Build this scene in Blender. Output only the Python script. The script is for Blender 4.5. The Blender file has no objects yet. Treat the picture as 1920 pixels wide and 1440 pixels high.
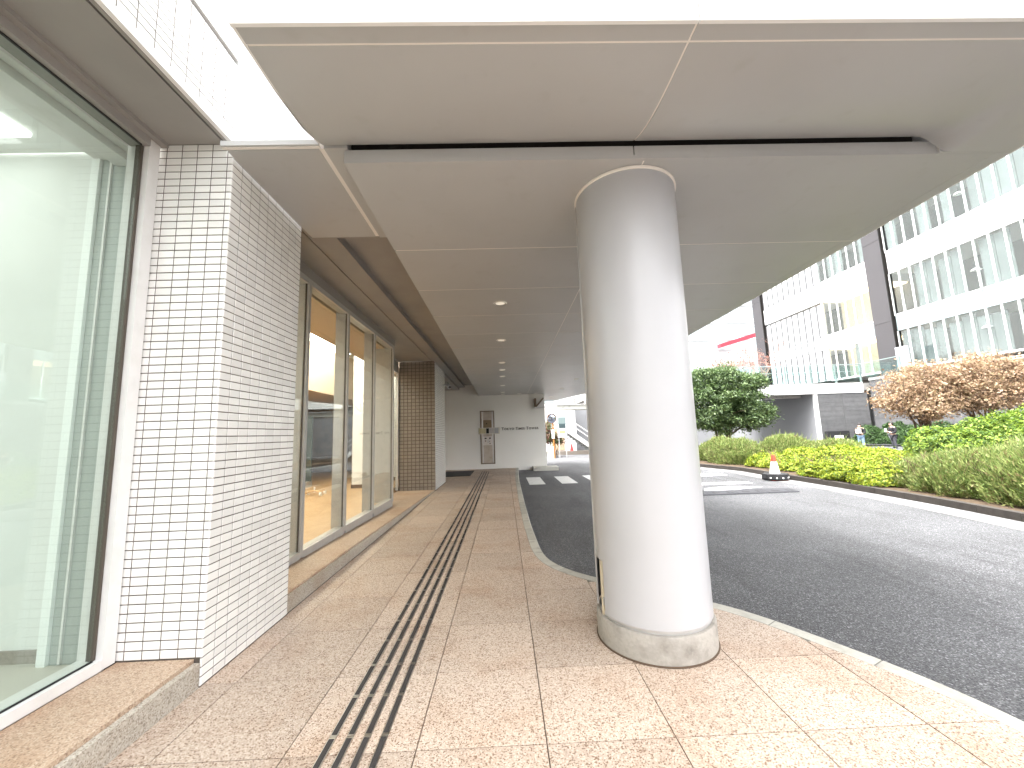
import bpy, bmesh, math, random
import numpy as np
from mathutils import Vector, Matrix
random.seed(7); RNG = np.random.default_rng(11)
R = math.radians
scene = bpy.context.scene
COL = scene.collection
# ------------------------------------------------------------------ camera
cam_d = bpy.data.cameras.new('camera'); cam = bpy.data.objects.new('camera', cam_d); COL.objects.link(cam)
cam_d.sensor_width = 36.0; cam_d.lens = 36.0 * 728.0 / 1920.0
cam_d.clip_start = 0.05; cam_d.clip_end = 900
_yc = np.array([945 - 960, 813 - 720, 728.0]); _yc /= np.linalg.norm(_yc)
_hv = np.array([1, -0.033, 0.0]); _up = np.cross(_hv, _yc); _up /= np.linalg.norm(_up)
if _up[1] > 0: _up = -_up
_xc = np.cross(_yc, _up); _xc /= np.linalg.norm(_xc)
if _xc[0] < 0: _xc = -_xc
_M = np.stack([_xc, _yc, _up])            # world = M @ (right, down, forward)
_right, _down, _fwd = _M[:, 0], _M[:, 1], _M[:, 2]
cam.matrix_world = Matrix(((_right[0], -_down[0], -_fwd[0], 0), (_right[1], -_down[1], -_fwd[1], 0),
                           (_right[2], -_down[2], -_fwd[2], 1.5), (0, 0, 0, 1)))
scene.camera = cam
# ------------------------------------------------------------------ sky, sun, exposure
SUN_EL, SUN_AZ = R(68), R(245)            # azimuth from +Y towards +X : over the left building
world = bpy.data.worlds.new('World'); scene.world = world; world.use_nodes = True
wn = world.node_tree; wn.nodes.clear()
sky = wn.nodes.new('ShaderNodeTexSky'); sky.sky_type = 'NISHITA'; sky.sun_disc = False
sky.sun_elevation = SUN_EL; sky.sun_rotation = SUN_AZ; sky.air_density = 1.0; sky.dust_density = 6.0; sky.ozone_density = 0.6
hsv = wn.nodes.new('ShaderNodeHueSaturation'); hsv.inputs['Saturation'].default_value = 0.12
bg = wn.nodes.new('ShaderNodeBackground'); bg.inputs['Strength'].default_value = 0.15
wo = wn.nodes.new('ShaderNodeOutputWorld')
wn.links.new(sky.outputs[0], hsv.inputs['Color']); wn.links.new(hsv.outputs[0], bg.inputs['Color']); wn.links.new(bg.outputs[0], wo.inputs['Surface'])
sun_d = bpy.data.lights.new('sun', 'SUN'); sun = bpy.data.objects.new('sun', sun_d); COL.objects.link(sun)
sun_d.energy = 0.8; sun_d.angle = R(45); sun_d.color = (1, 0.97, 0.93)
_sd = Vector((math.cos(SUN_EL) * math.sin(SUN_AZ), math.cos(SUN_EL) * math.cos(SUN_AZ), math.sin(SUN_EL)))
sun.rotation_euler = _sd.to_track_quat('Z', 'Y').to_euler(); sun.location = _sd * 60
vs = scene.view_settings; vs.view_transform = 'Standard'; vs.look = 'None'; vs.gamma = 1.0; vs.use_curve_mapping = False
vs.exposure = 3.2
cy = scene.cycles
cy.use_denoising = True
try:
    cy.denoiser = 'OPENIMAGEDENOISE'; cy.denoising_input_passes = 'RGB_ALBEDO_NORMAL'; cy.denoising_prefilter = 'ACCURATE'
except Exception: pass
cy.max_bounces = 10; cy.diffuse_bounces = 5; cy.glossy_bounces = 5; cy.transparent_max_bounces = 24; cy.transmission_bounces = 6
cy.sample_clamp_indirect = 6.0; cy.caustics_reflective = False; cy.caustics_refractive = False
cy.use_adaptive_sampling = True; cy.adaptive_threshold = 0.02

# ------------------------------------------------------------------ materials
MATS = {}
def mat(name, col, rough=0.6, spec=0.4, metal=0.0, var=0.0, isl=False, noise=None, bump=None, emit=None, coat=0, trans=0):
    """var: brightness change from one object (or island) to the next; noise=(scale, colour2, low, high[, detail]); bump=(scale, strength)"""
    if name in MATS: return MATS[name]
    m = bpy.data.materials.new(name); m.use_nodes = True; nt = m.node_tree; N = nt.nodes; L = nt.links
    b = N['Principled BSDF']
    b.inputs['Base Color'].default_value = (*col, 1); b.inputs['Roughness'].default_value = rough
    b.inputs['Specular IOR Level'].default_value = spec; b.inputs['Metallic'].default_value = metal
    if coat: b.inputs['Coat Weight'].default_value = coat; b.inputs['Coat Roughness'].default_value = 0.1
    if trans:
        b.inputs['Subsurface Weight'].default_value = 0
    src = None
    tc = N.new('ShaderNodeNewGeometry')
    if noise:
        for k, nz in enumerate(noise if isinstance(noise, list) else [noise]):
            t = N.new('ShaderNodeTexNoise'); t.inputs['Scale'].default_value = nz[0]; t.inputs['Detail'].default_value = nz[4] if len(nz) > 4 else 4
            L.new(tc.outputs['Position'], t.inputs['Vector'])
            r = N.new('ShaderNodeMapRange'); r.inputs[1].default_value = nz[2]; r.inputs[2].default_value = nz[3]; L.new(t.outputs['Fac'], r.inputs[0])
            mx = N.new('ShaderNodeMix'); mx.data_type = 'RGBA'; L.new(r.outputs[0], mx.inputs[0])
            if src is None: mx.inputs[6].default_value = (*col, 1)
            else: L.new(src, mx.inputs[6])
            mx.inputs[7].default_value = (*nz[1], 1); src = mx.outputs[2]
    if var:
        h = N.new('ShaderNodeHueSaturation')
        if src is None: h.inputs['Color'].default_value = (*col, 1)
        else: L.new(src, h.inputs['Color'])
        rr = N.new('ShaderNodeMapRange'); rr.inputs[3].default_value = 1 - var; rr.inputs[4].default_value = 1 + var
        if isl: L.new(tc.outputs['Random Per Island'], rr.inputs[0])
        else:
            oi = N.new('ShaderNodeObjectInfo'); L.new(oi.outputs['Random'], rr.inputs[0])
        L.new(rr.outputs[0], h.inputs['Value']); src = h.outputs[0]
    if src is not None: L.new(src, b.inputs['Base Color'])
    if bump:
        t = N.new('ShaderNodeTexNoise'); t.inputs['Scale'].default_value = bump[0]; t.inputs['Detail'].default_value = 3
        L.new(tc.outputs['Position'], t.inputs['Vector'])
        bp = N.new('ShaderNodeBump'); bp.inputs['Strength'].default_value = bump[1]; bp.inputs['Distance'].default_value = 0.01
        L.new(t.outputs['Fac'], bp.inputs['Height']); L.new(bp.outputs[0], b.inputs['Normal'])
    if emit: b.inputs['Emission Color'].default_value = (*emit[:3], 1); b.inputs['Emission Strength'].default_value = emit[3]
    MATS[name] = m; return m

def glass(name, tint, refl=1.0):
    if name in MATS: return MATS[name]
    m = bpy.data.materials.new(name); m.use_nodes = True; nt = m.node_tree; N = nt.nodes; L = nt.links
    N.remove(N['Principled BSDF']); out = N['Material Output']
    tr = N.new('ShaderNodeBsdfTransparent'); tr.inputs[0].default_value = (*tint, 1)
    gl = N.new('ShaderNodeBsdfGlossy'); gl.inputs['Roughness'].default_value = 0.0; gl.inputs[0].default_value = (0.95, 1, 0.98, 1)
    lw = N.new('ShaderNodeLayerWeight'); lw.inputs[0].default_value = 0.5
    p = N.new('ShaderNodeMath'); p.operation = 'POWER'; p.inputs[1].default_value = 5; L.new(lw.outputs['Facing'], p.inputs[0])
    a = N.new('ShaderNodeMath'); a.operation = 'MULTIPLY_ADD'; a.inputs[1].default_value = 0.96 * refl; a.inputs[2].default_value = 0.04 * refl
    L.new(p.outputs[0], a.inputs[0])
    mx = N.new('ShaderNodeMixShader'); L.new(a.outputs[0], mx.inputs[0]); L.new(tr.outputs[0], mx.inputs[1]); L.new(gl.outputs[0], mx.inputs[2])
    L.new(mx.outputs[0], out.inputs['Surface']); MATS[name] = m; return m

def leafmat(name, cols, rough=0.5, gloss=0.3, trans=0.35):
    """leaf colours picked per leaf, with light passing through the blade"""
    if name in MATS: return MATS[name]
    m = bpy.data.materials.new(name); m.use_nodes = True; nt = m.node_tree; N = nt.nodes; L = nt.links
    b = N['Principled BSDF']; out = N['Material Output']
    g = N.new('ShaderNodeNewGeometry'); cr = N.new('ShaderNodeValToRGB'); L.new(g.outputs['Random Per Island'], cr.inputs[0])
    e = cr.color_ramp.elements; n = len(cols)
    for k, c in enumerate(cols):
        el = e[k] if k < 2 else e.new(k / (n - 1))
        el.position = k / (n - 1); el.color = (*c, 1)
    L.new(cr.outputs[0], b.inputs['Base Color']); b.inputs['Roughness'].default_value = rough; b.inputs['Specular IOR Level'].default_value = gloss
    t = N.new('ShaderNodeBsdfTranslucent'); L.new(cr.outputs[0], t.inputs[0])
    mx = N.new('ShaderNodeMixShader'); mx.inputs[0].default_value = trans
    L.new(b.outputs[0], mx.inputs[1]); L.new(t.outputs[0], mx.inputs[2]); L.new(mx.outputs[0], out.inputs['Surface'])
    MATS[name] = m; return m

def granite(name, base, dark, light, scale=170.0, var=0.05, rough=0.55, stain=(0.36, 0.27, 0.2), stain_amt=0.55):
    if name in MATS: return MATS[name]
    m = bpy.data.materials.new(name); m.use_nodes = True; nt = m.node_tree; N = nt.nodes; L = nt.links
    b = N['Principled BSDF']; b.inputs['Roughness'].default_value = rough; b.inputs['Specular IOR Level'].default_value = 0.35
    g = N.new('ShaderNodeNewGeometry')
    v = N.new('ShaderNodeTexVoronoi'); v.inputs['Scale'].default_value = scale; L.new(g.outputs['Position'], v.inputs['Vector'])
    sp = N.new('ShaderNodeSeparateColor'); L.new(v.outputs['Color'], sp.inputs[0])
    cr = N.new('ShaderNodeValToRGB'); L.new(sp.outputs[0], cr.inputs[0]); cr.color_ramp.interpolation = 'CONSTANT'
    e = cr.color_ramp.elements
    e[0].position = 0; e[0].color = (*dark, 1); e[1].position = 0.16; e[1].color = (*base, 1)
    for p, c in ((0.42, [x * 0.84 for x in base]), (0.6, base), (0.82, light)):
        k = e.new(p); k.color = (*c, 1)
    t = N.new('ShaderNodeTexNoise'); t.inputs['Scale'].default_value = 1.7; t.inputs['Detail'].default_value = 6; t.inputs['Roughness'].default_value = 0.62
    L.new(g.outputs['Position'], t.inputs['Vector'])
    r = N.new('ShaderNodeMapRange'); r.inputs[1].default_value = 0.48; r.inputs[2].default_value = 0.75; r.inputs[4].default_value = stain_amt; L.new(t.outputs['Fac'], r.inputs[0])
    mx = N.new('ShaderNodeMix'); mx.data_type = 'RGBA'; mx.blend_type = 'MULTIPLY'; L.new(r.outputs[0], mx.inputs[0]); L.new(cr.outputs[0], mx.inputs[6]); mx.inputs[7].default_value = (*[min(1, x * 2.0) for x in stain], 1)
    h = N.new('ShaderNodeHueSaturation'); L.new(mx.outputs[2], h.inputs['Color'])
    oi = N.new('ShaderNodeObjectInfo'); rr = N.new('ShaderNodeMapRange'); rr.inputs[3].default_value = 1 - var; rr.inputs[4].default_value = 1 + var
    L.new(oi.outputs['Random'], rr.inputs[0]); L.new(rr.outputs[0], h.inputs['Value'])
    L.new(h.outputs[0], b.inputs['Base Color'])
    bp = N.new('ShaderNodeBump'); bp.inputs['Strength'].default_value = 0.25; bp.inputs['Distance'].default_value = 0.003
    L.new(sp.outputs[1], bp.inputs['Height']); L.new(bp.outputs[0], b.inputs['Normal'])
    MATS[name] = m; return m

def asphalt(name):
    if name in MATS: return MATS[name]
    m = bpy.data.materials.new(name); m.use_nodes = True; nt = m.node_tree; N = nt.nodes; L = nt.links
    b = N['Principled BSDF']; b.inputs['Roughness'].default_value = 0.7; b.inputs['Specular IOR Level'].default_value = 0.45
    g = N.new('ShaderNodeNewGeometry')
    v = N.new('ShaderNodeTexVoronoi'); v.inputs['Scale'].default_value = 120; L.new(g.outputs['Position'], v.inputs['Vector'])
    sp = N.new('ShaderNodeSeparateColor'); L.new(v.outputs['Color'], sp.inputs[0])
    cr = N.new('ShaderNodeValToRGB'); L.new(sp.outputs[0], cr.inputs[0]); e = cr.color_ramp.elements
    e[0].position = 0; e[0].color = (0.034, 0.035, 0.038, 1); e[1].position = 1; e[1].color = (0.28, 0.28, 0.29, 1)
    k = e.new(0.55); k.color = (0.078, 0.079, 0.083, 1); k = e.new(0.9); k.color = (0.135, 0.135, 0.14, 1)
    t = N.new('ShaderNodeTexNoise'); t.inputs['Scale'].default_value = 0.55; t.inputs['Detail'].default_value = 6; L.new(g.outputs['Position'], t.inputs['Vector'])
    r = N.new('ShaderNodeMapRange'); r.inputs[1].default_value = 0.35; r.inputs[2].default_value = 0.65; r.inputs[3].default_value = 0.82; r.inputs[4].default_value = 1.18; L.new(t.outputs['Fac'], r.inputs[0])
    mp = N.new('ShaderNodeMapping'); mp.inputs['Scale'].default_value = (2.2, 0.35, 1); L.new(g.outputs['Position'], mp.inputs['Vector'])
    t2 = N.new('ShaderNodeTexNoise'); t2.inputs['Scale'].default_value = 1.0; t2.inputs['Detail'].default_value = 5; t2.inputs['Roughness'].default_value = 0.7; L.new(mp.outputs[0], t2.inputs['Vector'])
    r2 = N.new('ShaderNodeMapRange'); r2.inputs[1].default_value = 0.52; r2.inputs[2].default_value = 0.72; r2.inputs[3].default_value = 1.0; r2.inputs[4].default_value = 0.62; L.new(t2.outputs['Fac'], r2.inputs[0])
    mm = N.new('ShaderNodeMath'); mm.operation = 'MULTIPLY'; L.new(r.outputs[0], mm.inputs[0]); L.new(r2.outputs[0], mm.inputs[1])
    h = N.new('ShaderNodeHueSaturation'); L.new(cr.outputs[0], h.inputs['Color']); L.new(mm.outputs[0], h.inputs['Value']); L.new(h.outputs[0], b.inputs['Base Color'])
    bp = N.new('ShaderNodeBump'); bp.inputs['Strength'].default_value = 0.8; bp.inputs['Distance'].default_value = 0.006
    L.new(v.outputs['Distance'], bp.inputs['Height']); L.new(bp.outputs[0], b.inputs['Normal'])
    MATS[name] = m; return m

def concrete(name, col, var=0.06, dark=None):
    d = dark or tuple(x * 0.55 for x in col)
    return mat(name, col, 0.8, 0.25, var=var, noise=[(6.0, d, 0.52, 0.8), (40.0, tuple(x * 0.85 for x in col), 0.45, 0.75)], bump=(60, 0.25))

M_TILE = mat('glazed_white_tile', (0.80, 0.79, 0.765), 0.22, 0.5, var=0.06)
M_TILEJ = mat('glazed_white_tile_joined', (0.80, 0.79, 0.765), 0.22, 0.5, var=0.06, isl=True)
M_GROUT = mat('tile_grout', (0.10, 0.085, 0.07), 0.95, 0.05, noise=(20, (0.15, 0.125, 0.105), 0.4, 0.7))
M_SOFFIT = mat('soffit_panel_paint', (0.46, 0.46, 0.455), 0.36, 0.42, var=0.02, noise=[(1.3, (0.435, 0.434, 0.428), 0.4, 0.75), (5.5, (0.41, 0.405, 0.39), 0.6, 0.85)])
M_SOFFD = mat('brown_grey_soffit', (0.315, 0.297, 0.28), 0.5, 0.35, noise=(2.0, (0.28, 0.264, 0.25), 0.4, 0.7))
M_CAULK = mat('pale_joint_sealant', (0.80, 0.76, 0.71), 0.8, 0.2)
M_WHITE = mat('white_paint', (0.80, 0.79, 0.78), 0.55, 0.35, noise=(3, (0.76, 0.75, 0.73), 0.45, 0.75))
M_COLUMN = mat('column_metallic_paint', (0.45, 0.45, 0.462), 0.30, 0.5, noise=(1.5, (0.428, 0.428, 0.438), 0.4, 0.7))
M_ALU = mat('brushed_aluminium', (0.55, 0.545, 0.54), 0.38, 0.5, metal=0.55, noise=(9, (0.50, 0.50, 0.49), 0.4, 0.7))
M_STEEL = mat('stainless_steel', (0.62, 0.61, 0.59), 0.28, 0.5, metal=1.0)
M_BROWNG = mat('brown_gasket', (0.09, 0.075, 0.06), 0.6, 0.3)
M_GASKET = mat('black_gasket', (0.02, 0.02, 0.02), 0.6, 0.3)
M_SLAB = granite('beige_granite_paving', (0.475, 0.38, 0.305), (0.20, 0.13, 0.085), (0.575, 0.485, 0.405), scale=165, var=0.10)
M_LEDGE = granite('beige_granite_ledge', (0.47, 0.345, 0.25), (0.28, 0.19, 0.13), (0.54, 0.43, 0.33), stain_amt=0.7)
M_JOINT = mat('paving_joint', (0.10, 0.07, 0.05), 0.95, 0.1)
M_KERB = concrete('kerb_concrete', (0.44, 0.425, 0.375), var=0.09)
M_CONC = concrete('stained_concrete', (0.33, 0.305, 0.27), dark=(0.12, 0.105, 0.09))
M_ASPH = asphalt('road_asphalt')
M_PAINT = mat('road_paint', (0.78, 0.78, 0.76), 0.7, 0.3, noise=(14, (0.5, 0.5, 0.49), 0.55, 0.75))
M_BLACK = mat('black_rubber', (0.02, 0.02, 0.022), 0.6, 0.4, bump=(90, 0.3))
M_DARK = mat('dark_void', (0.012, 0.011, 0.01), 0.9, 0.1)
M_GLASS = glass('clear_shop_glass', (0.90, 0.93, 0.915))
M_GLASSG = glass('greenish_lobby_glass', (0.885, 0.925, 0.90))

# ------------------------------------------------------------------ mesh helpers
ORG = {}
def set_props(o, label=None, cat=None, group=None, kind=None):
    if label: o['label'] = label
    if cat: o['category'] = cat
    if group: o['group'] = group
    if kind: o['kind'] = kind
    return o
def thing(name, loc, label, cat, group=None):
    o = bpy.data.objects.new(name, None); COL.objects.link(o); o.location = loc; o.empty_display_size = 0.2
    ORG[o.name] = Vector(loc); return set_props(o, label, cat, group)
def link(name, me, loc=(0, 0, 0), parent=None):
    o = bpy.data.objects.new(name, me); COL.objects.link(o); loc = Vector(loc)
    ORG[o.name] = loc
    if parent is not None:
        o.parent = parent; o.location = loc - ORG[parent.name]
    else: o.location = loc
    return o
class MB:
    def __init__(s): s.v = []; s.f = []; s.m = []
    def add(s, vs, fs, m=0):
        n = len(s.v); s.v += [tuple(p) for p in vs]; s.f += [tuple(i + n for i in f) for f in fs]; s.m += [m] * len(fs); return s
    def box(s, x0, x1, y0, y1, z0, z1, m=0):
        return s.add([(x0, y0, z0), (x1, y0, z0), (x1, y1, z0), (x0, y1, z0), (x0, y0, z1), (x1, y0, z1), (x1, y1, z1), (x0, y1, z1)],
                     [(0, 3, 2, 1), (4, 5, 6, 7), (0, 1, 5, 4), (1, 2, 6, 5), (2, 3, 7, 6), (3, 0, 4, 7)], m)
    def prism(s, poly, z0, z1, m=0):
        """poly: ccw list of (x,y); z0/z1 numbers or functions of (x,y)"""
        n = len(poly); a = z0 if callable(z0) else (lambda x, y: z0); b = z1 if callable(z1) else (lambda x, y: z1)
        vs = [(x, y, a(x, y)) for x, y in poly] + [(x, y, b(x, y)) for x, y in poly]
        fs = [tuple(range(n - 1, -1, -1)), tuple(range(n, 2 * n))] + [(i, (i + 1) % n, n + (i + 1) % n, n + i) for i in range(n)]
        return s.add(vs, fs, m)
    def xprism(s, poly, axis, a, b, m=0):
        """poly in the plane across axis ('x': (y,z); 'y': (x,z)), pushed from a to b"""
        n = len(poly)
        P = (lambda p, t: (t, p[0], p[1])) if axis == 'x' else (lambda p, t: (p[0], t, p[1]))
        vs = [P(p, a) for p in poly] + [P(p, b) for p in poly]
        fs = [tuple(range(n)), tuple(range(2 * n - 1, n - 1, -1))] + [(i, n + i, n + (i + 1) % n, (i + 1) % n) for i in range(n)]
        return s.add(vs, fs, m)
    def lathe(s, prof, c=(0, 0), n=24, m=0, caps=True, a0=0.0):
        """prof: list of (r, z)"""
        vs = []; fs = []; k = len(prof)
        for i in range(n):
            a = a0 + 2 * math.pi * i / n
            for r, z in prof: vs.append((c[0] + r * math.cos(a), c[1] + r * math.sin(a), z))
        for i in range(n):
            j = (i + 1) % n
            for q in range(k - 1): fs.append((i * k + q, j * k + q, j * k + q + 1, i * k + q + 1))
        if caps: fs.append(tuple(i * k for i in range(n - 1, -1, -1))); fs.append(tuple(i * k + k - 1 for i in range(n)))
        return s.add(vs, fs, m)
    def tube(s, pts, rad, n=8, m=0):
        pts = [Vector(p) for p in pts]; k = len(pts); rs = rad if isinstance(rad, (list, tuple)) else [rad] * k
        vs = []; fs = []; ref = None
        for i, p in enumerate(pts):
            d = (pts[min(i + 1, k - 1)] - pts[max(i - 1, 0)]).normalized()
            if ref is None: ref = Vector((1, 0, 0)) if abs(d.x) < 0.8 else Vector((0, 1, 0))
            u = (ref - d * ref.dot(d)).normalized(); ref = u; w = d.cross(u)
            for q in range(n):
                a = 2 * math.pi * q / n; vs.append(p + (u * math.cos(a) + w * math.sin(a)) * rs[i])
        for i in range(k - 1):
            for q in range(n): fs.append((i * n + q, i * n + (q + 1) % n, (i + 1) * n + (q + 1) % n, (i + 1) * n + q))
        fs.append(tuple(range(n - 1, -1, -1))); fs.append(tuple((k - 1) * n + q for q in range(n)))
        return s.add(vs, fs, m)
    def build(s, name, mats, parent=None, smooth=False, bevel=0, label=None, cat=None, group=None, kind=None):
        mats = mats if isinstance(mats, (list, tuple)) else [mats]
        xs = np.array(s.v); c = Vector(((xs[:, 0].min() + xs[:, 0].max()) / 2, (xs[:, 1].min() + xs[:, 1].max()) / 2, xs[:, 2].min()))
        me = bpy.data.meshes.new(name); me.from_pydata([tuple(p) for p in (xs - np.array(c))], [], s.f)
        for mm in mats: me.materials.append(mm)
        if len(mats) > 1: me.polygons.foreach_set('material_index', s.m)
        bm = bmesh.new(); bm.from_mesh(me); bmesh.ops.recalc_face_normals(bm, faces=bm.faces)
        if bevel: bmesh.ops.bevel(bm, geom=[e for e in bm.edges], offset=bevel, segments=1, affect='EDGES')
        bm.to_mesh(me); bm.free()
        if smooth:
            me.polygons.foreach_set('use_smooth', [True] * len(me.polygons))
            me.set_sharp_from_angle(angle=R(40))
        me.update(); o = link(name, me, c, parent)
        return set_props(o, label, cat, group, kind)
def B(*a): return MB().box(*a)

# ================================================================== GROUND
Z_ROAD = -0.10
B(-250, 350, -150, 450, -0.62, -0.60).build('ground', mat('distant_ground', (0.12, 0.12, 0.115), 0.9, noise=(0.3, (0.16, 0.155, 0.15), 0.4, 0.7)), kind='structure')
road = B(-8, 90, -14, 46, -0.30, Z_ROAD).build('road', M_ASPH, kind='structure')
# kerb line: road-side edge of the kerb as x(y)
KY = [-4, -1, 1.0, 2.0, 2.09, 2.31, 2.52, 2.76, 3.04, 3.33, 3.53, 3.75, 4.0, 4.2, 4.32, 4.52, 4.81, 5.27, 6.67, 8.77, 12.81, 15.63, 17.3]
KX = [2.75, 2.72, 2.66, 2.57, 2.555, 2.50, 2.42, 2.29, 2.14, 1.97, 1.80, 1.52, 1.16, 0.91, 0.78, 0.62, 0.49, 0.435, 0.405, 0.41, 0.45, 0.53, 0.60]
_ky = np.linspace(-4, 17.3, 426); _kx = np.interp(_ky, KY, KX)
for _ in range(3): _kx = np.convolve(np.pad(_kx, 3, mode='edge'), np.ones(7) / 7, 'valid')
def kerb_x(y): return float(np.interp(y, _ky, _kx))
def kerb_nrm(y):
    d = (kerb_x(y + 0.03) - kerb_x(y - 0.03)) / 0.06; n = Vector((1, -d)).normalized(); return n   # points to the road
def kerb_pt(y, off):
    n = kerb_nrm(y); return (kerb_x(y) - n.x * off, y - n.y * off)
# arc-length split into kerb stones
kerb = thing('kerb', (1.5, 3, Z_ROAD), 'x', None); del kerb['label']; kerb['kind'] = 'structure'
ys = [-4.0]; acc = 0
for i in range(1, len(_ky)):
    acc += math.hypot(_ky[i] - _ky[i - 1], _kx[i] - _kx[i - 1])
    if acc > 0.60: ys.append(_ky[i]); acc = 0
ys.append(17.3); KW = 0.125
for a, b in zip(ys[:-1], ys[1:]):
    t = np.linspace(a + 0.004, b - 0.004, 6); m = MB(); k = len(t)
    vs = []
    for y in t:
        o = kerb_pt(y, 0); i2 = kerb_pt(y, KW); o2 = kerb_pt(y, 0.02)
        vs += [(i2[0], i2[1], -0.28), (i2[0], i2[1], 0.0), (o2[0], o2[1], 0.002), (o[0], o[1], -0.022), (o[0] + 0.004, o[1], -0.28)]
    fs = []
    for j in range(k - 1):
        for q in range(5): fs.append((j * 5 + q, j * 5 + (q + 1) % 5, (j + 1) * 5 + (q + 1) % 5, (j + 1) * 5 + q))
    fs += [(4, 3, 2, 1, 0), tuple((k - 1) * 5 + q for q in range(5))]
    m.add(vs, fs).build('kerb_stone', M_KERB, kerb)
# footway bed and its slabs
def in_x(y): return kerb_x(y) - KW / max(0.25, kerb_nrm(y).x) - 0.004 if kerb_nrm(y).x > 0.3 else kerb_pt(y, KW)[0]
_in = [kerb_pt(y, KW + 0.003) for y in _ky]
_in_y = np.array([p[1] for p in _in]); _in_x = np.array([p[0] for p in _in]); _o = np.argsort(_in_y)
def inner_x(y): return float(np.interp(y, _in_y[_o], _in_x[_o]))
tt = np.linspace(-4, 17.29, 160)
m = MB(); m.prism([(-1.945, -4)] + [(inner_x(y) , y) for y in tt] + [(-1.945, 17.29)], -0.28, -0.014)
side = m.build('sidewalk', M_JOINT, kind='structure')
GX = [-1.94, -1.735, -1.102, -0.469, 0.164, 0.797, 1.430, 2.063, 2.696]
GY = [2.085 + 0.6165 * k for k in range(-9, 26)]; GY[-1] = 17.28
for i in range(len(GX) - 1):
    for j in range(len(GY) - 1):
        x0, x1 = GX[i] + 0.003, GX[i + 1] - 0.003; y0, y1 = GY[j] + 0.003, GY[j + 1] - 0.003
        yy = np.linspace(y0, y1, 13); xr = np.minimum([inner_x(y) for y in yy], x1)
        ok = xr > x0 + 0.015
        if not ok.any(): continue
        idx = np.where(ok)[0]; yy = yy[idx]; xr = xr[idx]
        if len(yy) < 2: continue
        if np.all(xr > x1 - 1e-6): poly = [(x0, y0), (x1, y0), (x1, y1), (x0, y1)]
        else: poly = [(x0, yy[0])] + [(a, b) for a, b in zip(xr, yy)] + [(x0, yy[-1])]
        dz = random.uniform(-0.0012, 0.0006)
        MB().prism(poly, -0.05, dz).build('paving_slab', M_SLAB, side)
# tactile guide strip: bars with dark grip inlay
M_GRIP = mat('dark_grip_inlay', (0.045, 0.04, 0.038), 0.7, 0.3, bump=(220, 0.5))
strip = thing('tactile_strip', (-0.78, 7, 0), 'four parallel dark steel guide bars running along the beige paving', 'tactile strip')
bar = MB(); bar.box(-0.0175, 0.0175, -0.1515, 0.1515, 0, 0.004, 0); bar.box(-0.0130, 0.0130, -0.139, 0.139, 0.004, 0.0062, 1)
bo = bar.build('tactile_bar', [M_STEEL, M_GRIP]); bme = bo.data; bpy.data.objects.remove(bo)
for k in range(4):
    for j in range(49): link('tactile_bar', bme, (-0.912 + 0.0875 * k, 1.115 + 0.3085 * j, 0.0006), strip)
# road markings
for k in range(5):
    x = 0.745 + 1.01 * k
    B(x, x + 0.5, 12.3, 14.28, Z_ROAD + 0.003, Z_ROAD + 0.006).build('crosswalk_stripe', M_PAINT, road)
for x0, x1, y0, y1 in ((5.2, 6.9, 10.95, 11.3), (5.0, 7.3, 12.9, 13.5), (4.6, 5.6, 14.4, 14.8)):
    B(x0, x1, y0, y1, Z_ROAD + 0.003, Z_ROAD + 0.006).build('lane_marking', M_PAINT, road)
MB().prism([(4.9, 9.75), (6.5, 9.6), (5.9, 10.0), (6.7, 10.25), (5.9, 10.55), (5.2, 10.3)], Z_ROAD + 0.003, Z_ROAD + 0.006).build('lane_marking', M_PAINT, road)
# gutter, far kerb, planting bed
FK = [(7.2, 1.0), (7.55, 4.0), (7.88, 6.0), (8.08, 7.3), (8.2, 8.7), (8.24, 10.0), (8.24, 11.3), (8.38, 13.9), (7.9, 15.6), (7.2, 18.2), (6.6, 21.0), (6.0, 26.5)]
def fk_off(i, o):
    a = Vector(FK[max(i - 1, 0)]); b = Vector(FK[min(i + 1, len(FK) - 1)]); d = (b - a).normalized(); return Vector(FK[i]) + Vector((d.y, -d.x)) * o
gut = thing('gutter', (8, 9, Z_ROAD), 'x', None); del gut['label']; gut['kind'] = 'structure'
fker = thing('planter_kerb', (8.2, 9, Z_ROAD), 'x', None); del fker['label']; fker['kind'] = 'structure'
M_GUT = concrete('gutter_concrete', (0.20, 0.198, 0.195), var=0.10)
M_DKERB = concrete('dark_planter_kerb', (0.06, 0.053, 0.047))
for i in range(len(FK) - 1):
    n = max(1, round((Vector(FK[i + 1]) - Vector(FK[i])).length / 0.65))
    for q in range(n):
        def P(o, t): return tuple(fk_off(i, o).lerp(fk_off(i + 1, o), t))
        t0, t1 = (q + 0.006) / n, (q + 0.994) / n
        MB().prism([P(-0.55, t0), P(-0.004, t0), P(-0.004, t1), P(-0.55, t1)], Z_ROAD - 0.1, Z_ROAD + 0.005).build('gutter_block', M_GUT, gut)
        MB().prism([P(0, t0), P(0.13, t0), P(0.13, t1), P(0, t1)], Z_ROAD - 0.1, Z_ROAD + 0.13).build('planter_kerb_stone', M_DKERB, fker)
bed = [tuple(fk_off(i, 0.132)) for i in range(len(FK))]
M_SOIL = mat('planting_soil', (0.07, 0.05, 0.035), 0.95, 0.1, noise=(9, (0.12, 0.09, 0.06), 0.4, 0.7), bump=(25, 0.8))
MB().prism([bed[0]] + [(26.1, 1.0), (26.1, 19.5), (14.5, 19.5), (12.5, 26.5)] + bed[::-1][:-1], -0.2, 0.01).build('planting_bed', M_SOIL, kind='structure')
B(13.0, 26.9, 19.6, 38.2, -0.4, -0.22).build('garden_path', mat('path_paving', (0.2, 0.19, 0.18), 0.8, noise=(4, (0.15, 0.14, 0.13), 0.4, 0.7)), kind='structure')

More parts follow.
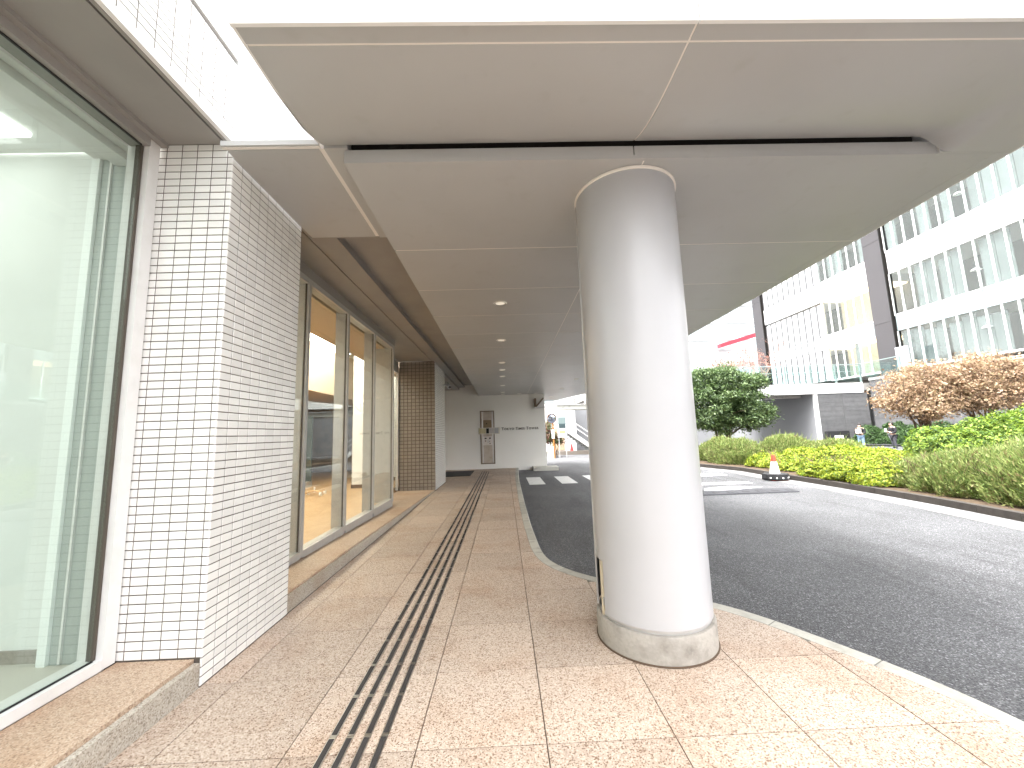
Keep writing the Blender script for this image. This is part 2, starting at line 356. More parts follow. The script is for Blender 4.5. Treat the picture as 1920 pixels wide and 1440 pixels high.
# ================================================================== CANOPY
def zs(x, y): return 3.45 - 0.0156 * (y - 2.6)
def zup(x, y): return zs(x, y) + 0.10
can = thing('entrance_canopy', (1.3, 10, 3.2), 'wide pale grey panelled canopy roof over the footway, carried by the round column', 'canopy')
YE = 20.5
def soff(poly, zf=zs, name='soffit_panel', mt=M_SOFFIT, t=0.03):
    MB().prism(poly, zf, lambda x, y: zf(x, y) + t).build(name, mt, can)
YL = [2.572] + [3.87 + 1.1 * k for k in range(13)] + [18.4, 19.5, YE]
XR = 3.83; g2 = 0.009
def right_at(y): return XR if y < 17.7 else XR - (y - 17.7) * 0.33
for a, b in zip(YL[:-1], YL[1:]):
    a += g2 if a > 2.6 else 0; b -= g2
    soff([(-1.083, a), (1.079, a), (1.079, b), (-1.083, b)])
    soff([(1.091, a), (right_at(a) - 0.12, a), (right_at(b) - 0.12, b), (1.091, b)])
    soff([(right_at(a) - 0.116, a), (right_at(a), a), (right_at(b), b), (right_at(b) - 0.116, b)], name='soffit_edge_panel')
cz = lambda x, y: zs(x, y) + 0.0025
MB().prism([(-1.07, 2.6), (XR - 0.01, 2.6), (XR - 0.01, 17.7), (right_at(YE) - 0.01, YE - .01), (-1.07, YE - .01)], cz, lambda x, y: zs(x, y) + 0.028).build('joint_sealant', M_CAULK, can)
# front panels, scooped upwards towards the air slot
def zfront(x, y):
    s = min(1, max(0, (y - 1.75) / (2.572 - 1.75))) ** 3.2
    t = 1 - min(1, max(0, (x - 3.13) / 0.20)); t = t * t * (3 - 2 * t)
    return zs(x, y) + 0.0008 + 0.136 * s * t
def hfield(name, x0, x1, y0, y1, nx, ny, mt=M_SOFFIT):
    X = np.linspace(x0, x1, nx); Y = np.linspace(y0, y1, ny); m = MB(); vs = [(x, y, zfront(x, y)) for y in Y for x in X]
    n1 = len(vs); vs += [(x, y, z + 0.02) for x, y, z in vs]
    fs = []
    for j in range(ny - 1):
        for i in range(nx - 1):
            q = (j * nx + i, j * nx + i + 1, (j + 1) * nx + i + 1, (j + 1) * nx + i); fs.append(q[::-1]); fs.append(tuple(k + n1 for k in q))
    rim = [i for i in range(nx)] + [j * nx + nx - 1 for j in range(1, ny)] + [(ny - 1) * nx + i for i in range(nx - 2, -1, -1)] + [j * nx for j in range(ny - 2, 0, -1)]
    for a, b in zip(rim, rim[1:] + rim[:1]): fs.append((a, b, b + n1, a + n1))
    m.add(vs, fs).build(name, mt, can, smooth=True)
YF = 1.64
for x0, x1 in ((-1.225, 1.001), (1.013, 2.5), (2.5, XR)):
    n = 4 if x1 < 3.2 else 24
    hfield('front_soffit_panel', x0, x1, 1.742, 2.556, n, 14)
    hfield('front_edge_panel', x0, x1, YF, 1.730, n, 3)
hfield('front_joint_sealant', 0.995, 1.02, YF + .002, 2.55, 2, 14, M_CAULK); 
for o in list(can.children):
    if o.name.startswith('front_joint'): o.location.z += 0.004
B(-1.22, XR - .01, 1.72, 1.75, 3.4665, 3.48).build('front_joint_sealant', M_CAULK, can)
# step face with dark air slot above it (two pieces, butt joint at the column)
for x0, x1 in ((-1.083, 1.003), (1.012, 3.27)):
    B(x0, x1, 2.573, 2.60, 3.453, 3.551).build('step_face', M_SOFFIT, can)
B(-1.04, 3.12, 2.59, 2.70, 3.546, 3.70).build('air_slot', M_DARK, can)
B(3.27, XR, 2.557, 2.571, zs(0, 2.57) + .001, 3.5).build('step_face', M_SOFFIT, can)
# strip beside the dropped soffit, and the bridging panel to the building
zst = lambda x, y: zfront(0, min(y, 2.556)) if y < 2.56 else 3.57 - 0.0156 * (y - 2.6)
MB().prism([(-1.225, 2.562), (-1.06, 2.562), (-1.06, 3.83), (-1.225, 3.83)], lambda x, y: 3.56, 3.6).build('soffit_strip', M_SOFFIT, can)
MB().prism([(-1.91, 2.57), (-1.262, 2.57), (-1.262, 3.81), (-1.91, 3.81)], 3.56, 3.6).build('soffit_panel', M_SOFFIT, can)
B(-1.93, -1.25, 2.545, 2.566, 3.561, 3.585).build('panel_edge_trim', M_CAULK, can); B(-1.93, -1.25, 2.53, 2.544, 3.567, 3.605).build('panel_edge_face', M_SOFFIT, can)
B(-1.262, -1.225, 2.57, 3.82, 3.564, 3.6).build('joint_sealant', M_CAULK, can)
# recessed trough behind it
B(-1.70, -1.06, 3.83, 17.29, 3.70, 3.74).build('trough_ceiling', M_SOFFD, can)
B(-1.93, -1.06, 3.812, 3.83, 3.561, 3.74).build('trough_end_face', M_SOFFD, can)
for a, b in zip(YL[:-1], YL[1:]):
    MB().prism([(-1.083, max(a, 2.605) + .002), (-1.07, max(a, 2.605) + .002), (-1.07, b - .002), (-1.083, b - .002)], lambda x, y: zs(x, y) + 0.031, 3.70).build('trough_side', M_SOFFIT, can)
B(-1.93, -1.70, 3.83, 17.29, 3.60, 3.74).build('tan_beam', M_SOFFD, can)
# roof slab and fascia
MB().prism([(-1.225, YF + .03), (XR - .02, YF + .03), (XR - .02, 17.7), (right_at(YE) - .02, YE - .02), (-1.225, YE - .02)], 3.75, 3.80).build('roof_slab', M_WHITE, can)
M_FASC = mat('white_fascia_paint', (0.82, 0.82, 0.81), 0.4, 0.4)
B(-1.235, 1.004, YF - .02, YF - .001, 3.452, 3.60).build('fascia', M_FASC, can)
B(1.010, XR + .02, YF - .02, YF - .001, 3.452, 3.60).build('fascia', M_FASC, can)
MB().prism([(-1.24, YF), (-1.226, YF), (-1.226, 2.0), (-1.226, 2.3), (-1.226, 2.53), (-1.24, 2.53), (-1.24, 2.3), (-1.24, 2.0)], zfront, 3.80).build('fascia_side', M_FASC, can)
MB().prism([(XR + .001, YF), (XR + .02, YF), (XR + .02, 17.72), (XR + .001, 17.7)], lambda x, y: zs(x, y) + .004, 3.80).build('fascia_side', M_FASC, can)
MB().prism([(XR + .001, 17.71), (XR + .02, 17.73), (right_at(YE) + .02, YE + .02), (right_at(YE) + .001, YE + .01)], lambda x, y: zs(x, y) + .004, 3.80).build('fascia_side', M_FASC, can)
B(-1.23, right_at(YE), YE + .001, YE + .02, 3.15, 3.80).build('fascia_side', M_FASC, can)
# ceiling downlights
M_LAMP = mat('downlight_diffuser', (0.8, 0.78, 0.72), 0.5, emit=(1, 0.9, 0.74, 0.06))
M_RING = mat('downlight_ring', (0.8, 0.78, 0.74), 0.4)
ords = ['nearest', 'second nearest', 'third', 'fourth', 'fifth', 'sixth', 'seventh', 'eighth and farthest']
def downlight(x, y, label, group, z=None, r=0.088, lamp=M_LAMP):
    z = zs(x, y) if z is None else z
    t = thing('ceiling_downlight', (x, y, z - 0.012), label, 'downlight', group)
    MB().lathe([(r, z - 0.010), (r + 0.012, z - 0.001), (r + 0.012, z + .004), (r - 0.02, z + .004), (r - 0.02, z - 0.006)], (x, y), 28, caps=False).build('trim_ring', M_RING, t, smooth=True)
    MB().lathe([(0.001, z - 0.002), (r - 0.02, z - 0.002), (r - 0.02, z + 0.002), (0.001, z + 0.002)], (x, y), 28, caps=False).build('lamp_disc', lamp, t)
    return t
for k, y in enumerate((5.52, 7.67, 9.96, 11.0, 12.15, 14.25, 16.3, 17.0)):
    downlight(0.0, y, f'round ceiling downlight, {ords[k]} in the row down the canopy middle', 'canopy downlights')
for x, nm in ((0.72, 'round ceiling downlight close to the white end wall, middle of three across'), (1.45, 'round ceiling downlight close to the white end wall, above its right corner')):
    downlight(x, 17.0, nm, 'canopy downlights')
for k, (x, y) in enumerate(((2.85, 11.0), (2.55, 13.2), (2.4, 15.6), (2.3, 18.6))):
    downlight(x, y, f'round ceiling downlight over the road beside the column, {ords[k]} of its row', 'canopy downlights')

# ================================================================== ROUND COLUMN
CX, CY_, CR = 1.070, 3.043, 0.399
colm = thing('round_column', (CX, CY_, 0), 'thick pale grey round column on a stained concrete plinth at the footway edge', 'column')
n = 96; zz = [0.205, 0.30, 0.40, 0.50, 0.56, 1.5, 2.4, 3.44]; m = MB(); vs = []; fs = []
for z in zz:
    for i in range(n):
        a = 2 * math.pi * i / n; vs.append((CX + CR * math.cos(a), CY_ + CR * math.sin(a), z))
cut0, cut1 = int(n * 178 / 360), int(n * 198 / 360)
for q in range(len(zz) - 1):
    for i in range(n):
        if q < 3 and cut0 <= i < cut1: continue
        if q == 3 and cut0 <= i < cut1: continue
        fs.append((q * n + i, q * n + (i + 1) % n, (q + 1) * n + (i + 1) % n, (q + 1) * n + i))
m.add(vs, fs).build('cladding', M_COLUMN, colm, smooth=True)
MB().lathe([(CR - 0.05, 0.12), (CR - 0.05, 0.7)], (CX, CY_), 48).build('core', concrete('column_core', (0.34, 0.31, 0.28)), colm, smooth=True)
MB().lathe([(CR + 0.016, 0), (CR + 0.016, 0.165), (CR + 0.008, 0.175), (CR - 0.01, 0.178)], (CX, CY_), 96).build('plinth', M_CONC, colm, smooth=True)
MB().lathe([(CR - 0.03, 0.178), (CR - 0.012, 0.178), (CR - 0.012, 0.207), (CR - 0.03, 0.207)], (CX, CY_), 96).build('shadow_gap_ring', M_ALU, colm, smooth=True)
MB().lathe([(CR, 3.425), (CR + 0.012, 3.428), (CR + 0.012, 3.444), (CR, 3.444)], (CX, CY_), 96, caps=False).build('collar', M_CAULK, colm, smooth=True)
MB().lathe([(CR + .014, 0.0), (CR + .024, 0.0), (CR + .024, .004), (CR + .014, .010)], (CX, CY_), 96, caps=False).build('base_joint', M_JOINT, colm, smooth=True)
for a in (172, 203):
    x, y = CX + (CR + 0.002) * math.cos(R(a)), CY_ + (CR + 0.002) * math.sin(R(a))
    if a == 172: MB().tube([(x, y, 0.21), (x, y, 3.40)], 0.007, 6).build('seam_strip', M_ALU, colm)
x, y = CX + (CR - 0.022) * math.cos(R(187)), CY_ + (CR - 0.022) * math.sin(R(187))
MB().tube([(x, y, 0.17), (x, y, 0.55)], 0.02, 10).build('drain_pipe', mat('cream_pipe', (0.6, 0.52, 0.38), 0.5), colm, smooth=True)
B(x - .012, x + .03, y - .03, y + .03, 0.25, 0.30).build('pipe_bracket', M_ALU, colm)

# ================================================================== LEFT BUILDING
TW, TH = 0.110, 0.055
def tile_mesh(w, h, t=0.012, ch=0.0022, name='tile', mt=M_TILE):
    m = MB(); a, b = w / 2, h / 2
    vs = [(-a, 0, -b), (a, 0, -b), (a, 0, b), (-a, 0, b), (-a, -t + ch, -b), (a, -t + ch, -b), (a, -t + ch, b), (-a, -t + ch, b),
          (-a + ch, -t, -b + ch), (a - ch, -t, -b + ch), (a - ch, -t, b - ch), (-a + ch, -t, b - ch)]
    fs = [(8, 9, 10, 11)] + [(4 + i, 4 + (i + 1) % 4, 8 + (i + 1) % 4, 8 + i) for i in range(4)] + [(i, (i + 1) % 4, 4 + (i + 1) % 4, 4 + i) for i in range(4)]
    return vs, fs
TM = {}
def tile_me(w, h):
    k = (round(w, 4), round(h, 4))
    if k not in TM:
        vs, fs = tile_mesh(*k); me = bpy.data.meshes.new('tile'); me.from_pydata(vs, [], fs); me.materials.append(M_TILE); me.update(); TM[k] = me
    return TM[k]
def lay_tiles(parent, spec, limit=300):
    """spec: list of (x,y,z,rotz,w,h,priority); the most visible become objects, the rest one joined part"""
    spec = sorted(spec, key=lambda s: -s[6]); m = MB()
    for k, (x, y, z, rz, w, h, _) in enumerate(spec):
        if k < limit:
            o = link('tile', tile_me(w, h), (x, y, z), parent); o.rotation_euler = (random.gauss(0, .0022), random.gauss(0, .0012), rz + random.gauss(0, .0022))
        else:
            vs, fs = tile_mesh(w, h); c, s = math.cos(rz), math.sin(rz); jx, jz = random.gauss(0, .0022), random.gauss(0, .0022)
            m.add([(x + c * (p[0]) - s * (p[1] + jz * p[0]), y + s * p[0] + c * (p[1] + jz * p[0] + jx * p[2]), z + p[2]) for p in vs], fs)
    if m.v: m.build('tile_field', M_TILEJ, parent, kind='stuff')
def segs(a, b, mod, first=None):
    out = []; p = a
    if first: out.append((p, p + first)); p += first
    while p + mod < b - 1e-6: out.append((p, p + mod)); p += mod
    if b - p > 0.012: out.append((p, b))
    return out
PX, PY, PE = -1.93, 2.663, 3.64
gj = 0.0065
pier = thing('tiled_pier', (-2.2, 3.1, 0), 'white tiled square pier beside the large lobby window, nearest the camera', 'pier')
B(-2.475, PX - 0.004, PY + 0.004, PE, 0.0, 3.74).build('grout_core', M_GROUT, pier)
spec = []
for z0, z1 in segs(0.172, 3.688, TH):
    for a, b in segs(0, 0.545, TW, 0.042):
        spec.append((PX - (a + b) / 2, PY + .012, (z0 + z1) / 2, 0, b - a - gj, z1 - z0 - gj, (b - a) * 10))
for z0, z1 in segs(0.172 - 3 * TH - 0.002, 3.69, TH):
    for a, b in segs(PY, PE, TW):
        spec.append((PX - .012, (a + b) / 2, (z0 + z1) / 2, R(90), b - a - gj, z1 - z0 - gj, 0.5 - abs((a + b) / 2 - PY) * 0.1 + (0.05 if 0.3 < z0 < 2.6 else 0)))
lay_tiles(pier, spec)
# upper tiled wall band over the lobby glazing
uw = thing('upper_tiled_wall', (-2.05, 1, 3.69), 'white tiled wall band overhanging the lobby window, dark slot along its top', 'wall')
B(-2.2, PX - 0.004, -6, 2.655, 3.746, 4.33).build('grout_core', M_GROUT, uw)
B(PX - .03, PX + .001, -6, 2.66, 3.69, 3.745).build('bottom_trim', M_WHITE, uw)
spec = []
for z0, z1 in segs(3.747, 4.325, TH):
    for a, b in segs(-0.42, 2.66, TW): spec.append((PX - .012, (a + b) / 2, (z0 + z1) / 2, R(90), b - a - gj, z1 - z0 - gj, a))
lay_tiles(uw, spec)
B(-2.25, PX - .05, -6, 2.65, 4.33, 4.37).build('dark_slot', M_DARK, uw)
B(-2.3, PX - .002, -14, 2.655, 4.372, 22).build('upper_panel', M_WHITE, uw)
B(PX - .03, PX + .045, 2.662, 2.70, 3.70, 22).build('corner_flashing', M_FASC, uw)
B(-2.3, PX - .002, 2.70, 17.5, 3.78, 22).build('upper_panel', M_WHITE, uw)
MB().tube([(-1.98, 2.25, 4.1), (-1.98, 2.25, 9.0)], 0.0, 4)
# glass edge of the balcony screen above
scr = thing('balcony_screen', (-1.3, 1.66, 3.82), 'thin upright greenish glass screen standing on the canopy corner', 'screen')
B(-1.36, -1.345, 1.60, 1.9, 3.80, 4.8).build('pane', M_GLASSG, scr)
B(-1.34, -1.32, 1.62, 1.66, 3.80, 4.8).build('post', M_ALU, scr)
# soffit over the lobby glazing
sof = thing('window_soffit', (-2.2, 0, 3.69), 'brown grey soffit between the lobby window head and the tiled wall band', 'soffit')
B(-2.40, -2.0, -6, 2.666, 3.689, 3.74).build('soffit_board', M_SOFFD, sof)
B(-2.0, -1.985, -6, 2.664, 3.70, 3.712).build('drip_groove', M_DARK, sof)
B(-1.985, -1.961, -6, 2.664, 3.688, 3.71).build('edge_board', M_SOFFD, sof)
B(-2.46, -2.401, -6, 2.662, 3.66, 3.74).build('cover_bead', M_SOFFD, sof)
# lobby window
lob = thing('lobby_window', (-2.5, 0, 0.17), 'tall greenish floor-to-soffit lobby window in a white metal frame at the left edge', 'window')
XG = -2.50
for a, b in ((-2.4, -0.02), (0.02, 2.545)): B(XG - .006, XG + .006, a, b, 0.235, 3.60).build('pane', M_GLASSG, lob)
M_FRW = mat('white_window_frame', (0.72, 0.71, 0.70), 0.4, 0.4, noise=(8, (0.66, 0.65, 0.63), 0.45, 0.75))
B(XG - .10, -2.448, 2.57, 2.65, 0.175, 3.69).build('frame_jamb', M_FRW, lob)
B(XG - .03, XG + .012, 2.552, 2.568, 0.235, 3.60).build('gasket', M_BROWNG, lob)
B(XG - .10, -2.448, -2.4, 2.568, 0.172, 0.232).build('frame_sill', M_FRW, lob)
B(XG + .008, XG + .02, -2.4, 2.546, 0.2325, 0.24).build('gasket', M_GASKET, lob)
B(XG - .08, -2.442, -2.4, 2.568, 3.602, 3.688).build('frame_head', M_SOFFD, lob)
B(XG + .008, XG + .02, -2.4, 2.546, 3.592, 3.601).build('gasket', M_GASKET, lob)
B(XG - .05, XG + .05, -0.018, 0.018, 0.235, 3.60).build('mullion', M_FRW, lob)
for x0, x1, z0 in ((XG - .16, XG - .10, 3.60), (XG - .30, XG - .17, 3.55), (XG - .45, XG - .32, 3.60)):
    B(x0, x1, -2.4, 2.70, z0, 3.70).build('blind_pelmet', M_FRW, lob)
M_RISER = granite('riser_granite', (0.44, 0.40, 0.34), (0.25, 0.21, 0.17), (0.52, 0.48, 0.42))
# ledge under the lobby window, and under the shopfront
led = thing('window_ledge', (-2.2, 0, 0), 'low beige stone ledge under the lobby window', 'ledge')
for a, b in ((-3.0, -0.6), (-0.597, 1.0), (1.003, 2.66)):
    B(-2.447, -1.975, a, b, 0.0, 0.168).build('ledge_stone', M_LEDGE, led)
    B(-1.974, -1.936, a, b, 0.0, 0.145).build('riser_stone', M_RISER, led)
led2 = thing('shopfront_ledge', (-2.2, 7, 0), 'long brown beige stone ledge below the glazed shopfront', 'ledge')
zl = lambda x, y: max(0.012, 0.165 - 0.021 * max(0, y - 4.2))
for a, b in zip([3.645, 5.2, 6.75, 8.3, 9.85], [5.197, 6.747, 8.297, 9.847, 11.04]):
    MB().prism([(-2.98, a), (-1.965, a), (-1.965, b), (-2.98, b)], 0.0, zl).build('ledge_stone', M_LEDGE, led2)
    MB().prism([(-1.964, a), (-1.945, a), (-1.945, b), (-1.964, b)], 0.0, lambda x, y: max(0.006, zl(x, y) - 0.02)).build('riser_stone', M_RISER, led2)
# glazed shopfront
shop = thing('glazed_shopfront', (-2.42, 6, 0.15), 'four-pane grey framed shopfront lit warmly from inside', 'shopfront')
SX = -2.40; YM = [3.66, 4.72, 5.95, 7.19, 8.42]
M_FRG = mat('grey_window_frame', (0.47, 0.46, 0.445), 0.4, 0.45, metal=0.2, noise=(7, (0.41, 0.40, 0.39), 0.45, 0.75))
for k in range(4):
    pn = B(SX - .006, SX + .006, YM[k] + .03, YM[k + 1] - .03, 0.235, 3.43).build('pane', M_GLASS, shop)
    B(SX - .008, SX + .010, YM[k + 1] - .038, YM[k + 1] - .0305, 0.235, 3.43).build('gasket', M_BROWNG, pn)
for k, y in enumerate(YM):
    B(SX - .16, SX + .035, y - .03, y + .03, 0.17, 3.50).build('mullion', M_FRG, shop)
for k in range(4):
    B(SX - .10, SX + .035, YM[k] + .032, YM[k + 1] - .032, 3.432, 3.50).build('head_rail', M_FRG, shop)
    MB().prism([(SX - .10, YM[k] + .032), (SX + .035, YM[k] + .032), (SX + .035, YM[k + 1] - .032), (SX - .10, YM[k + 1] - .032)], lambda x, y: zl(x, y) + .001, 0.233).build('sill_rail', M_FRG, shop)
# recess soffit above it
rs = thing('recess_soffit', (-2.4, 7, 3.52), 'brown soffit over the recessed shopfront, running to the far tiled pier', 'soffit')
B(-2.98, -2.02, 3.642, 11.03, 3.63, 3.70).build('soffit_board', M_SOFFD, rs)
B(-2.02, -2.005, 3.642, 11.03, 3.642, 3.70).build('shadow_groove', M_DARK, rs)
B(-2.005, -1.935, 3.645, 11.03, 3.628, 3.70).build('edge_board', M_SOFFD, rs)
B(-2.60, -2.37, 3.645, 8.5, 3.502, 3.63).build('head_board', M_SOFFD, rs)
# return wall and narrow glazed door before the far pier
rd = thing('narrow_glazed_door', (-2.98, 9.8, 0.05), 'narrow grey framed glass door set back beside the far tiled pier', 'door')
for y in (8.57, 9.4, 10.2, 11.0): B(-3.02, -2.95, y - .025, y + .025, 0.05, 3.3).build('door_frame', M_FRG, rd)
for a, b in ((8.6, 9.37), (9.43, 10.17), (10.23, 10.97)): B(-2.99, -2.98, a, b, 0.1, 3.24).build('pane', M_GLASS, rd)
B(-3.02, -2.95, 8.545, 11.02, 3.30, 3.62).build('head_panel', M_FRG, rd)
for z in (1.05, 2.1): B(-2.945, -2.925, 9.35, 9.45, z, z + .12).build('door_handle', M_STEEL, rd)
B(-3.02, -2.45, 8.455, 8.54, 0.02, 3.62).build('return_panel', M_FRG, rd)
# far tiled pier
fp = thing('tiled_pier', (-2.45, 11.9, 0), 'darker tiled pier past the shopfront, standing in canopy shade', 'pier')
B(-2.95, PX - .004, 11.046, 12.9, 0, 3.70).build('grout_core', M_GROUT, fp)
spec = []
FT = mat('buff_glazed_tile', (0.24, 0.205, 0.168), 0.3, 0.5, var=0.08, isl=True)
m1 = MB()
for z0, z1 in segs(0.012, 3.63, 0.098):
    for a, b in segs(0, 1.02, 0.11):
        vs, fs = tile_mesh(b - a - .016, z1 - z0 - .016); m1.add([(PX - (a + b) / 2 + p[0], 11.052 + p[1], (z0 + z1) / 2 + p[2]) for p in vs], fs)
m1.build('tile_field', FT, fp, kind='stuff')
m2 = MB()
for z0, z1 in segs(0.012, 3.63, TH):
    for a, b in segs(11.045, 12.9, TW):
        vs, fs = tile_mesh(b - a - gj, z1 - z0 - gj); m2.add([(PX - .012 - p[1], (a + b) / 2 + p[0], (z0 + z1) / 2 + p[2]) for p in vs], fs)
m2.build('tile_field', M_TILEJ, fp, kind='stuff')
# security camera on that pier
cc = thing('security_camera', (-1.86, 12.6, 3.0), 'small grey security camera bracketed to the far tiled pier', 'camera')
MB().tube([(-1.95, 12.5, 3.12), (-1.80, 12.5, 3.12)], 0.025, 8).build('bracket', M_ALU, cc)
MB().tube([(-1.80, 12.62, 3.16), (-1.68, 12.28, 3.02)], [0.07, 0.06], 12).build('housing', M_ALU, cc, smooth=True)
MB().tube([(-1.68, 12.28, 3.02), (-1.672, 12.26, 3.01)], 0.045, 12).build('lens', M_BLACK, cc)

# ================================================================== INTERIORS behind the glass
M_INW = mat('interior_white_wall', (0.76, 0.77, 0.755), 0.7, noise=(2, (0.72, 0.73, 0.715), 0.4, 0.7))
M_INF = mat('interior_timber_floor', (0.50, 0.33, 0.18), 0.4, 0.4, noise=(5, (0.42, 0.27, 0.14), 0.4, 0.7))
M_INC = mat('interior_warm_ceiling', (0.62, 0.50, 0.37), 0.7)
M_INB = mat('interior_brown_wall', (0.16, 0.10, 0.065), 0.5, noise=(3, (0.10, 0.065, 0.045), 0.4, 0.7))
M_LUM = mat('luminous_ceiling', (0.8, 0.8, 0.78), 0.6, emit=(1, 0.95, 0.85, 1.5))
M_LOBFILL = mat('added_lobby_glow', (0.8, 0.8, 0.78), 0.6, emit=(0.97, 1, 0.975, 0.34))
def S(name, m, *a, **k): return B(*a).build(name, m, kind='structure', **k)
# lobby
S('lobby_floor', mat('pale_lobby_floor', (0.52, 0.50, 0.45), 0.4), -6.0, XG - .101, -3, 2.745, 0.0, 0.150)
S('lobby_end_wall', M_INW, -6.0, -2.98, 2.75, 2.83, 0.10, 3.72)
S('lobby_back_wall', M_INW, -6.1, -6.0, -3, 2.75, 0.0, 3.72)
S('lobby_ceiling', M_INW, -6.0, XG - .46, -3, 2.74, 3.70, 3.74)
S('lobby_near_wall', M_INW, -6.0, -2.45, -3.1, -3.0, 0.0, 3.72)
B(-6.0, -2.985, 2.73, 2.749, 0.151, 0.225).build('skirting_board', concrete('skirting_stone', (0.33, 0.30, 0.27)), kind='structure')
B(-2.96, -2.905, 2.68, 2.76, 0.15, 3.69).build('lobby_pilaster', mat('bright_strip', (0.86, 0.88, 0.87), 0.5), kind='structure')
S('lobby_side_panel', mat('grey_green_panel', (0.40, 0.43, 0.41), 0.5), -2.90, XG - .101, 2.70, 2.78, 0.15, 3.69)
B(-2.835, -2.822, 2.685, 2.699, 0.16, 3.69).build('panel_bead', M_FRW, kind='structure')
lc = thing('luminous_ceiling', (-4.4, 1.4, 3.68), 'added glowing ceiling panel that brightens the greenish lobby', 'ceiling light')
B(-5.6, -3.25, -1.6, 2.55, 3.67, 3.695).build('light_panel', M_LOBFILL, lc)  # glowing panel added to keep the lobby bright behind its glass
# shop room
S('shop_floor', M_INF, -11.0, SX - .101, 3.2, 8.45, -0.05, 0.140); S('shop_rear_floor', M_INF, -11.0, -3.03, 8.451, 17.0, -0.05, 0.140)
S('shop_back_wall', M_INB, -11.1, -11.0, 3.2, 17.0, 0.0, 4.4)
S('shop_far_wall', M_INB, -11.0, -3.03, 16.9, 17.0, 0.1, 4.4)
S('shop_near_wall', M_INW, -11.0, -2.48, 3.1, 3.2, 0.1, 4.4)
S('shop_low_ceiling', M_INC, -11.0, -5.4, 3.2, 16.9, 2.86, 2.95)
S('shop_bulkhead', M_INC, -5.39, -5.30, 3.2, 16.9, 2.86, 4.3)
S('shop_front_soffit', M_INC, -3.4, SX - .17, 3.2, 8.45, 3.44, 3.50); S('shop_rear_soffit', M_INC, -3.4, -3.03, 8.451, 16.9, 3.44, 3.50)
S('shop_front_bulkhead', M_INC, -3.48, -3.402, 3.2, 16.9, 3.44, 4.3)
S('shop_upper_ceiling', M_INW, -5.3, -3.48, 3.2, 16.9, 4.3, 4.36)
lp = thing('luminous_ceiling', (-4.4, 8, 4.2), 'glowing white raised ceiling inside the shop, seen above its panes', 'ceiling light')
B(-5.25, -3.52, 3.4, 12.4, 4.20, 4.24).build('light_panel', M_LUM, lp)
M_SPOT = mat('shop_lamp', (0.9, 0.85, 0.7), 0.5, emit=(1, 0.72, 0.38, 12.0))
for k, (x, y) in enumerate(((-6.6, 8.6), (-6.6, 10.6), (-6.6, 12.6), (-8.6, 8.8), (-8.6, 11.5), (-6.6, 6.4))):
    downlight(x, y, f'warm lit round downlight in the shop ceiling, {["second from the first pane", "third along its row", "fourth along its row", "deep inside at the back", "farthest back of all", "first along its row"][k]}', 'shop downlights', 2.86, 0.11, M_SPOT)
for k, (x, y, nm) in enumerate(((-4.0, 11.3, 'square white column inside the shop behind the second pane'), (-3.75, 13.0, 'square white column inside the shop behind the last pane'))):
    t = thing('interior_column', (x, y, 0.14), nm, 'column')
    B(x - .24, x + .24, y - .24, y + .24, 0.14, 4.2).build('shaft', M_INW, t); B(x - .255, x + .255, y - .255, y + .255, 0.141, 0.24).build('base', M_INB, t)
def stand(x, y, label, h):
    t = thing('wheeled_stand', (x, y, 0.14), label, 'stand')
    MB().tube([(x, y, 0.22), (x, y, h)], 0.022, 8).build('pole', M_WHITE, t, smooth=True)
    wd = mat('wood_caster', (0.55, 0.36, 0.18), 0.4)
    for k in range(4):
        a = R(45 + 90 * k + 10); ex, ey = x + .27 * math.cos(a), y + .27 * math.sin(a)
        ft_ = MB().tube([(x, y, 0.26), (ex, ey, 0.23)], 0.025, 6).build('foot', wd, t)
        MB().tube([(ex - .02, ey, 0.19), (ex + .02, ey, 0.19)], 0.05, 14).build('caster', M_WHITE, ft_)
    if h > 1: B(x - .06, x + .06, y - .03, y + .03, h, h + .12).build('clamp', M_ALU, t)
stand(-4.1, 7.5, 'white pole on a four-wheeled base inside the shop, behind the first pane', 1.75)
stand(-4.7, 9.9, 'low wheeled base inside the shop, behind the second pane', 0.34)
tb = thing('dark_display_board', (-6.2, 11.8, 0.14), 'tall dark display board standing inside the shop', 'board')
B(-6.7, -5.7, 11.75, 11.8, 0.3, 2.2).build('board', mat('dark_green_board', (0.05, 0.07, 0.06), 0.4), tb)
for x in (-6.65, -5.78): B(x, x + .03, 11.6, 11.95, 0.14, 0.3).build('foot', M_FRG, tb)

# ================================================================== END WALL
ew = thing('end_wall', (-1.2, 17.45, 0), 'white rendered wall closing the covered footway, with raised lettering', 'wall')
YW = 17.3
M_ENDW = mat('white_render', (0.80, 0.785, 0.75), 0.75, 0.25, noise=[(1.2, (0.77, 0.75, 0.71), 0.4, 0.7), (30, (0.78, 0.765, 0.73), 0.4, 0.7)], bump=(80, 0.1))
for a, b, z0, z1 in ((-4.2, -1.045, 0, 3.72), (-1.045, -0.415, 2.53, 3.72), (-1.045, -0.415, 0, 0.205), (-0.415, 1.85, -0.15, 3.2155)):
    B(a, b, YW, 17.6, z0, z1).build('wall_panel', M_ENDW, ew)
S('entry_side_wall', M_ENDW, -4.3, -4.2, 12.9, 17.6, 0, 3.72)
S('entry_floor', M_SLAB, -4.2, -1.95, 12.9, 17.29, -0.2, 0.0)
S('entry_ceiling', M_SOFFD, -4.2, -1.935, 12.91, 17.29, 3.5, 3.76)
